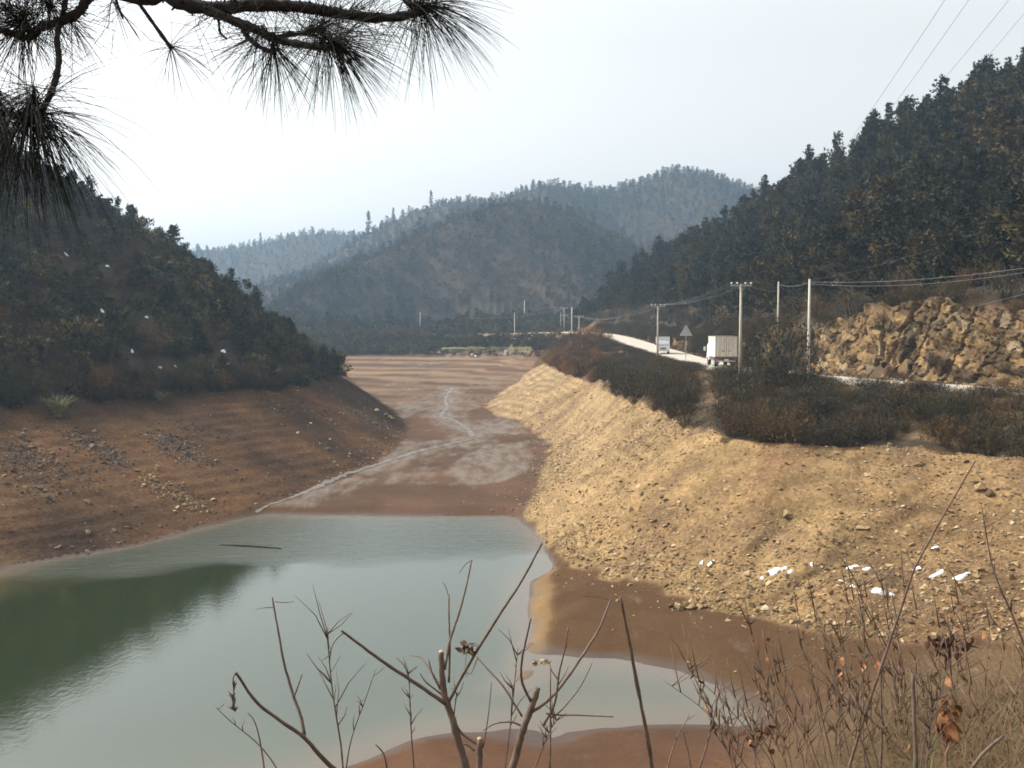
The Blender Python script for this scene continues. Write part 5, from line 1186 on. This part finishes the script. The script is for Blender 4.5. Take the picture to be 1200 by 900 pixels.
fg_shrub('bare_shrub', 'cut bare shrub with a dark knotty stub right of the middle foreground', None, (600,900), 3.15, [
    ([(598,910),(606,878),(614,852),(622,830),(630,806)], 4.9, 3.8, dict(ground=True, cut=False, name='trunk')),
    ([(621,836),(645,818),(668,790),(688,760),(703,735),(716,702)], 3.0, 1.6, dict(d1=.2)), ([(716,703),(700,700),(682,698)], .8, .4, dict(d0=.2)),
    ([(622,822),(612,800),(611,778),(616,752),(622,725)], 2.2, 1.2, dict(d1=-.15)),
    ([(640,836),(655,838),(675,838),(698,839),(719,840)], 1.6, .9), ([(610,850),(598,846),(580,848),(566,856)], 1.6, .9),
    ([(637,850),(650,825),(655,790),(662,760),(666,735)], 1.9, 1.0, dict(tw=3, tl=24)), ([(612,840),(590,805),(572,785),(557,768)], 1.8, .9, dict(d1=.1)), ([(560,770),(552,789),(546,787)], .9, .5),
    ([(645,842),(660,830),(680,805),(694,777)], 1.3, .6), ([(644,905),(645,850),(645,783)], 1.8, 1.0, dict(m='paletwig'))])
fg_shrub('tree_stump', 'short cut stub between the two bare shrubs', None, (562,905), 3.05, [([(560,912),(562,890),(562,866)], 4.0, 3.5, dict(ground=True, cut=True, name='trunk')), ([(556,880),(548,873),(540,872)], 1.4, .8), ([(566,876),(572,840),(576,800)], 1.1, .6)])
fg_shrub('bare_sapling', 'straight dark bare sapling rising over the inlet', None, (766,905), 2.9, [([(766,915),(758,862),(748,810),(737,750),(727,700)], 3.6, 2.0, dict(ground=True, d1=-.15, name='trunk', kn=.2))])
fg_shrub('bare_shrub', 'bare shrub on the left with a drooping withered catkin', None, (395,905), 2.7, [
    ([(400,910),(378,888),(356,864),(330,846),(300,822),(276,788)], 3.6, 1.8, dict(ground=True, d1=-.25, name='trunk')),
    ([(357,862),(352,838),(344,816),(333,778),(326,740),(319,700)], 2.8, 1.3, dict(d1=.1)), ([(320,712),(312,712),(300,714)], .7, .4), ([(322,705),(334,706),(345,705)], .7, .4), ([(344,818),(350,802),(354,790)], 1.3, .7),
    ([(276,789),(273,796),(274,812),(273,828),(276,834)], 1.0, .9, dict(tw=26, tl=7, tr=1.0, name='catkin', d0=-.25))])
def weed(label, base, d, pts, r0, m='twig', tw=8, tl=30, group=None, name='bare_weed', tr=.7):
    return fg_shrub(name, label, group, base, d, [(pts, r0, r0*.4, dict(ground=True, tw=tw, tl=tl, tr=tr, name='stem'))], m, 'weed')
weed('thin grey weed with fine side shoots left of the forked shrub', (402,905), 3.3, [(403,910),(399,870),(391,820),(386,775),(384,735)], 1.6, 'twig', 16, 60)
weed('slender weed leaning right in front of the lake', (404,905), 3.4, [(404,910),(412,865),(428,820),(440,785)], 1.2, 'twig', 5, 26)
weed('thin weed stem leaning left below the withered catkin', (330,930), 3.0, [(345,935),(310,880),(270,845),(252,828)], 1.3, 'paletwig', 3, 18)
weed('pale curved grass stem at the left of the foreground', (310,920), 3.2, [(312,920),(305,870),(298,845),(290,835)], 1.5, 'paletwig', 0)
weed('wispy weed with tiny seed twigs left of the split stub', (485,910), 3.4, [(486,910),(482,860),(480,810),(478,785)], 1.3, 'twig', 16, 22)
weed('short dead stalk left of the split stub', (452,912), 3.0, [(455,912),(450,885),(440,872)], 2.0, 'twig', 0)
weed('thin branching weed between the two bare shrubs', (592,915), 3.6, [(590,915),(598,850),(603,800),(607,760)], 1.3, 'twig', 14, 36)
weed('low seeded weed right of the dark knotty stub', (620,915), 3.3, [(622,915),(640,865),(655,840)], 1.3, 'twig', 16, 24)
weed('pale thin stem leaning over the inlet', (775,915), 3.2, [(778,915),(792,868),(808,838)], 1.5, 'paletwig', 2, 16)
weed('short reddish stem at the edge of the inlet', (810,915), 3.4, [(812,915),(806,880),(800,855)], 1.4, 'twig', 3, 14)
weed('dark leaning stem under the inlet edge', (820,915), 3.0, [(815,915),(832,860),(845,800)], 1.8, 'twig', 4, 18)
# long dark twig slanting across the tan bank at the right
fg_shrub('long_twig', 'long thin dark twig slanting up across the tan bank on the right', None, (985,930), 3.4, [([(985,935),(1010,850),(1040,760),(1062,695),(1075,660),(1108,600),(1143,540)], 2.4, 1.0, dict(ground=True, name='stem', d1=-.3)), ([(1060,700),(1058,670),(1055,640)], 1.0, .5), ([(1040,760),(1020,720),(1003,690)], 1.2, .6)])
fg_shrub('arching_twig', 'dark arching twig at the right edge', None, (1240,900), 3.2, [([(1235,905),(1215,800),(1190,730),(1165,670),(1152,605)], 2.2, .9, dict(ground=True, name='stem', tw=9, tl=40)), ([(1190,730),(1170,735),(1150,700)], 1.1, .5)])
fg_shrub('dead_stalk', 'stout dark dead stalk, thickest upright in the right foreground', None, (1073,912), 3.1, [([(1073,915),(1073,870),(1071,830),(1070,790)], 3.6, 2.6, dict(ground=True, name='stem', tw=3, tl=20))])
fg_shrub('dead_stalk', 'dead brown stalk leaning right near the bottom right corner', None, (1130,915), 3.2, [([(1130,915),(1150,885),(1176,862)], 3.2, 2.2, dict(ground=True, name='stem'))])
M['leaf'] = simple('dead_orange_leaf', (0.27, 0.115, 0.042), 0.7, .35, 8); M['brownleaf'] = simple('dead_brown_leaf', (0.10, 0.05, 0.03), .8, .35, 8); M['greenleaf'] = simple('green_blade', (0.09, 0.15, 0.03), .6, .3, 5)
def leafmesh(seed, m, curl=.5):
    rnd = random.Random(seed); mb = MB(); n = 5
    for i in range(n+1):
        t_ = i/n; w_ = math.sin(math.pi*min(.98, t_*.92+.05))*.32; z = -curl*t_*t_+rnd.uniform(-.05, .05)
        mb.v += [(-w_, t_, z+.12*w_*2+rnd.uniform(-.04, .04)), (0, t_, z), (w_, t_, z+.12*w_*2+rnd.uniform(-.04, .04))]
    for i in range(n):
        for k_ in (0, 1): mb.f.append((i*3+k_, i*3+k_+1, i*3+k_+4, i*3+k_+3)); mb.m.append(0)
    return mb.mesh('leaf', m, True)
LEAVES = [leafmesh(i, M['leaf'], .3+.25*i) for i in range(3)]+[leafmesh(9+i, M['brownleaf'], .4+.3*i) for i in range(3)]
def add_leaf(t, off, pos, s, kind, rnd):
    o = link('leaf', LEAVES[kind], t); o.location = Vector(pos)-off; o.scale = (s, s, s); o.rotation_euler = (rnd.uniform(-2.2, -.4), rnd.uniform(-.8, .8), rnd.uniform(0, 6.28)); return o
rnd = random.Random(77)
for i in range(84):
    u = rnd.uniform(865, 1220); d = rnd.uniform(3.2, 5.2); top = rnd.uniform(665, 850) if u > 920 else rnd.uniform(770, 870); lean = rnd.gauss(0, 60); b_ = 925
    leafy = i % 4 == 0
    pts = [(u, b_), (u+lean*.25+rnd.uniform(-5, 5), b_-(b_-top)*.35), (u+lean*.6+rnd.uniform(-6, 6), b_-(b_-top)*.7), (u+lean, top)]
    lw = ('%s %s weed stem %s, %s' % ('tall' if top < 740 else 'middling' if top < 800 else 'short', 'leafless' if not leafy else 'dead leaved', 'leaning left' if lean < -25 else 'leaning right' if lean > 25 else 'standing upright', 'left of the stout dead stalk' if u < 990 else 'beside the stout dead stalk' if u < 1120 else 'by the right edge'))
    t, off = fg_shrub('bare_weed', lw, lw.replace('stem', 'stems'), (u, b_), d,
        [(pts, rnd.uniform(.55, 1.25), .4, dict(ground=True, tw=rnd.randint(6, 16), tl=rnd.uniform(25, 60), tr=.75, name='stem'))], rnd.choice(['twig', 'paletwig', 'paletwig']), 'weed')
    if leafy:
        P = fpath(pts, d)
        for k_ in range(rnd.randint(3, 6)):
            j = rnd.uniform(1.2, 2.9); a_ = Vector(P[int(j)]).lerp(Vector(P[int(j)+1]), j-int(j)); add_leaf(t, off, a_+rv3(rnd)*px(8, d), px(rnd.uniform(6, 12), d), rnd.randint(0, 5), rnd)
def leafclump(name, label, u, v, d, wpx, hpx, n, kinds, spx):
    c = PD(u, v, d); gz = h1(c[0], c[1]); t = empty(name, (c[0], c[1], gz), 0, label, 'dead leaves'); off = Vector(t.location)
    mb = MB(); mb.tube([(0, 0, -.05), (.01, 0, (c[2]-gz)*.6), (0, 0, c[2]-gz+px(hpx*.4, d))], [.006, .005, .003], 6)
    for i in range(10): z = c[2]-gz+px(rnd.uniform(-.5, .4)*hpx, d); mb.tube([(0, 0, z-.02), (px(rnd.uniform(-.5, .5)*wpx, d), rnd.uniform(-.03, .03), z+.01)], [.003, .0015], 4)
    mb.build('stem', M['twig'], t)
    for i in range(n): add_leaf(t, off, (c[0]+px(rnd.gauss(0, .28)*wpx, d), c[1]+px(rnd.gauss(0, .25)*wpx, d), c[2]+px(rnd.gauss(0, .28)*hpx, d)), px(spx*rnd.uniform(.6, 1.3), d), rnd.choice(kinds), rnd)
leafclump('withered_plant', 'dark rust brown withered clump above the dead orange leaves', 1113, 752, 4.8, 46, 30, 60, [3, 4, 5], 11)
leafclump('withered_plant', 'tight clump of hanging orange dead leaves near the bottom right', 1108, 845, 3.7, 18, 52, 26, [0, 1, 2, 0, 3], 17)
leafclump('withered_plant', 'small bright orange leaves at the twig fork in the right foreground', 1032, 778, 3.8, 22, 10, 6, [0, 1], 9)
leafclump('withered_plant', 'few dark curled leaves on a thin stem beside the date stamp area of the mud', 884, 858, 3.6, 26, 34, 8, [4, 5], 10)
o = bpy.data.objects.get('withered_plant.003'); o['label'] = 'few dark curled leaves on a thin stem at the right end of the inlet'
# insect cocoon like brown clump hanging on the long fork
p = PD(547, 761, 2.9); t = empty('withered_leaf_ball', p, 0, 'dark crumpled leaf ball hanging at the long fork', 'dead leaves')
mb = MB(); mb.tube([(px(14, 2.9), 0, px(6, 2.9)), (0, 0, 0), (-px(2, 2.9), 0, -px(22, 2.9)), (0, 0, -px(34, 2.9))], [.0012, .0012, .001, .0008], 4); mb.build('stalk', M['twig'], t)
for i in range(16): o = link('leaf', LEAVES[3+i % 3], t); o.location = rv3(rnd)*px(6, 2.9); o.scale = (px(9, 2.9),)*3; o.rotation_euler = (rnd.uniform(0, 6), rnd.uniform(0, 6), rnd.uniform(0, 6))
# dry grass on the near bank
M['drygrass'] = simple('dry_grass', (0.155, 0.098, 0.048), .9, .45, 14); v, f, ti = [], [], []
for i in range(34000):
    if i >= 26000: xx = rnd.uniform(1.2, 8.5); d = rnd.uniform(2.2, 7.6); L0 = .7
    elif i < 23500: d = rnd.uniform(2.9, 7.2); u = rnd.gauss(1120, 120); xx = (u-600)/F_PX*d
    else: xx = rnd.uniform(-1.6, 1.0); d = rnd.uniform(2.0, 3.6)
    zz_ = h1(xx, d); L = rnd.uniform(.08, .58)*(1 if i < 23500 else .6); an = rnd.uniform(0, 6.28); p = Vector((xx, d, zz_-.02)); dv = Vector((math.cos(an)*.5, math.sin(an)*.5, rnd.uniform(.4, 1.2))).normalized(); s = Vector((-math.sin(an), math.cos(an), 0))*rnd.uniform(.0015, .0032); t0 = rnd.random()
    for k_ in range(4):
        w_ = s*(1-k_/3.3); n0 = len(v); v += [tuple(p-w_), tuple(p+w_)]
        if k_: f.append((n0-2, n0-1, n0+1, n0)); ti.append(t0)
        p = p+dv*L/3; dv = (dv+Vector((math.cos(an)*.35, math.sin(an)*.35, -.35))).normalized()
tag(link('dry_grass', tinted(v, f, ti, 'dry_grass', M['drygrass'])), 'tangled straw coloured dry grass on the near bank', 'grass', None, 'stuff')
mb = MB()
for i in range(26):
    u, v0, d = rnd.choice([(1085, 830, 3.9), (1135, 860, 3.6), (1190, 840, 4.1)]); c = PD(u+rnd.uniform(-14, 14), v0+25, d); gz = h1(c[0], c[1]); an = rnd.uniform(0, 6.28); L = max(.15, c[2]-gz+rnd.uniform(.05, .14)); p = Vector((c[0], c[1], gz)); dv = Vector((math.cos(an)*.25, math.sin(an)*.25, 1)).normalized(); s = Vector((-math.sin(an), math.cos(an), 0))*.004
    for k_ in range(4):
        w_ = s*(1-k_/3.2); n0 = len(mb.v); mb.v += [tuple(p-w_), tuple(p+w_)]
        if k_: mb.f.append((n0-2, n0-1, n0+1, n0)); mb.m.append(0)
        p = p+dv*L/3; dv = (dv+Vector((math.cos(an)*.4, math.sin(an)*.4, -.15))).normalized()
tag(mb.build('green_grass', M['greenleaf']), 'a few green blades among the dry grass at the right', 'grass', None, 'stuff')

# ------------------------------------------------------------------ pine tree overhanging from the upper left
PDp = 1.9
t = empty('overhanging_pine', (-2.6, 1.2, h1(-2.6, 1.2)-.1), 0, 'long needled pine whose branches hang into the upper left corner', 'pine tree'); off = Vector(t.location)
def plink(mb, name, m): mb.v = [tuple(Vector(q)-off) for q in mb.v]; return mb.build(name, m, t, True)
mb = MB(); g0 = off.z; mb.tube([(-2.6, 1.2, g0-.2), (-2.55, 1.22, g0+1.5), (-2.6, 1.3, g0+3), (-2.5, 1.35, g0+4.5), (-2.45, 1.4, g0+6)], [.16, .14, .12, .09, .05], 12); plink(mb, 'trunk', M['pinebark'])
def branch(pts, r0, r1, d0=PDp, d1=PDp, pre=()):
    mb = MB(); P = list(pre)+fpath(pts, d0, 0, d1); P = [tuple(q) for q in catmull(P, 7)]; L = len(P); rn = random.Random(int(pts[0][0])+len(pts))
    RR = [px((r0*(1-i/(L-1))+r1*i/(L-1)), PDp)*rn.uniform(.85, 1.2) for i in range(L)]; mb.tube(P, RR, 8)
    for i in range(2, L-1):          # knobbly leaf scars along the bark
        for k_ in range(3):
            dv = rv3(rn).normalized(); a_ = Vector(P[i]).lerp(Vector(P[i+1]), rn.random()); mb.tube([a_, a_+dv*RR[i]*1.45], [RR[i]*.35, RR[i]*.12], 3)
    plink(mb, 'branch', M['pinebark']); return P
root1 = (-2.53, 1.33, g0+3.0); root2 = (-2.5, 1.34, g0+3.4)
B1 = branch([(120,-60),(200,-2),(250,9),(300,6),(350,8),(400,16),(450,21),(490,15),(502,9)], 10, 4, pre=[root1, (-1.6, 1.7, g0+2.95)])
B2 = branch([(235,8),(268,22),(300,35),(322,46),(350,52),(382,56),(398,54)], 6.0, 3.0, PDp, PDp-.08)
B3 = branch([(282,30),(292,45),(306,56),(322,62)], 3.2, 2.2, PDp, PDp-.05)
B4 = branch([(318,44),(340,41),(360,38),(378,33)], 3.0, 2.2, PDp, PDp+.06)
B5 = branch([(250,14),(256,24),(258,38),(266,46)], 1.8, 1.2)
B6 = branch([(150,-45),(108,-8),(92,14),(72,25),(48,32),(34,44),(10,38),(-20,30)], 6.5, 4.0, PDp+.05, PDp+.05, pre=[root2, (-1.7, 1.6, g0+3.2)])
B7 = branch([(70,25),(67,45),(69,72),(63,100),(50,128),(38,140),(15,134),(-15,130)], 3.2, 4.2, PDp+.05, PDp-.1)
B8 = branch([(130,-40),(160,0),(180,28),(201,57)], 2.4, 2.4, PDp+.15, PDp+.15)
B9 = branch([(125,-35),(136,0),(141,14),(144,22)], 1.8, 1.4, PDp+.1, PDp+.1)
B10 = branch([(80,-30),(76,5),(72,26)], 4.0, 3.0, PDp+.05, PDp+.05)
def tuft(u, v, d, ax_px, n, Lpx, seed, spread=1.0, droop=.25, along=20, r=.00055):
    """needles round the end of a twig; ax_px: direction the twig points, in the picture's right/up sense (x, z) with some depth"""
    rn = random.Random(seed); mb = MB(); c = Vector(PD(u, v, d)); ax = Vector((ax_px[0], ax_px[2] if len(ax_px) > 2 else 0, ax_px[1])).normalized()
    for i in range(n):
        dv = (ax*rn.uniform(.15, 1.0)+rv3(rn).normalized()*spread).normalized(); L = px(Lpx, d)*rn.uniform(.55, 1.12); p = c-ax*px(along, d)*rn.random(); P = [p]; q = p; dd2 = dv; bend = rv3(rn)*.05
        for k_ in range(4):
            q = q+dd2*L/4; P.append(q); dd2 = (dd2+Vector((0, 0, -droop*.35))+bend).normalized()
        rr = r*rn.uniform(.75, 1.2); mb.tube(P, [rr, rr, rr*.95, rr*.75, rr*.3], 3, 0, False)
    plink(mb, 'needle_tuft', M['needle'])
for a_ in ((503,8,PDp,(1,-.15),260,108,1,.85,.5,30), (500,10,PDp,(.3,-1),60,115,2,.8,.4,40), (398,54,PDp-.08,(.9,-.55),230,100,3,.85,.35,25), (380,50,PDp-.05,(.1,-1),90,95,31,.9,.3,30), (322,62,PDp-.05,(.1,-1),150,92,4,.9,.25,25), (300,50,PDp-.03,(-.5,-1),70,90,41,.7,.25,25),
           (378,33,PDp+.06,(.8,.2),110,80,5,1.1,.1,30), (330,12,PDp,(.6,-.3),70,85,6,1.2,.1,60), (420,14,PDp,(.8,.3),110,85,7,1.1,.1,70), (460,18,PDp,(.8,.2),70,80,8,1.1,.2,40), (270,4,PDp,(.6,.4),60,85,9,1.3,.1,50),
           (202,57,PDp+.15,(.5,-.8),44,82,10,1.1,.25,6), (22,36,PDp+.05,(-.4,-.8),240,95,11,1.0,.25,30), (60,12,PDp+.05,(.1,-.2),240,85,12,1.2,.15,50), (5,8,PDp+.05,(-.2,.2),240,85,13,1.3,.1,50), (85,30,PDp+.05,(.5,-.9),46,78,14,.8,.2,20), (140,15,PDp+.1,(.3,-.6),30,70,15,1.1,.15,20),
           (32,140,PDp-.08,(-.25,-1),330,165,16,.62,.55,40), (40,138,PDp-.08,(.9,.15),46,125,17,.55,.55,10), (42,136,PDp-.08,(.6,-.9),70,145,18,.45,.5,10), (-5,133,PDp-.1,(-.1,-1),230,165,19,.6,.5,30)):
    tuft(*a_)

# ------------------------------------------------------------------ air
mb = MB(); mb.box((0, 0, 0), (1, 1, 1)); hz = mb.build('haze', [])
m = bpy.data.materials.new('haze'); m.use_nodes = True; tt = m.node_tree; tt.nodes.clear(); pv = tt.nodes.new('ShaderNodeVolumePrincipled'); mo = tt.nodes.new('ShaderNodeOutputMaterial')
pv.inputs['Color'].default_value = (0.51, 0.75, 1.0, 1); pv.inputs['Density'].default_value = 0.00037; pv.inputs['Anisotropy'].default_value = 0.2
tt.links.new(pv.outputs[0], mo.inputs['Volume']); hz.data.materials.append(m)
top_z = float(HZ.max())+14; bot = float(HZ.min())-1.2
hz.location = (0, 650, (top_z+bot)/2); hz.scale = (1870, 1850, top_z-bot)
tag(hz, 'thin bluish winter haze filling the valley', 'haze', None, 'stuff')
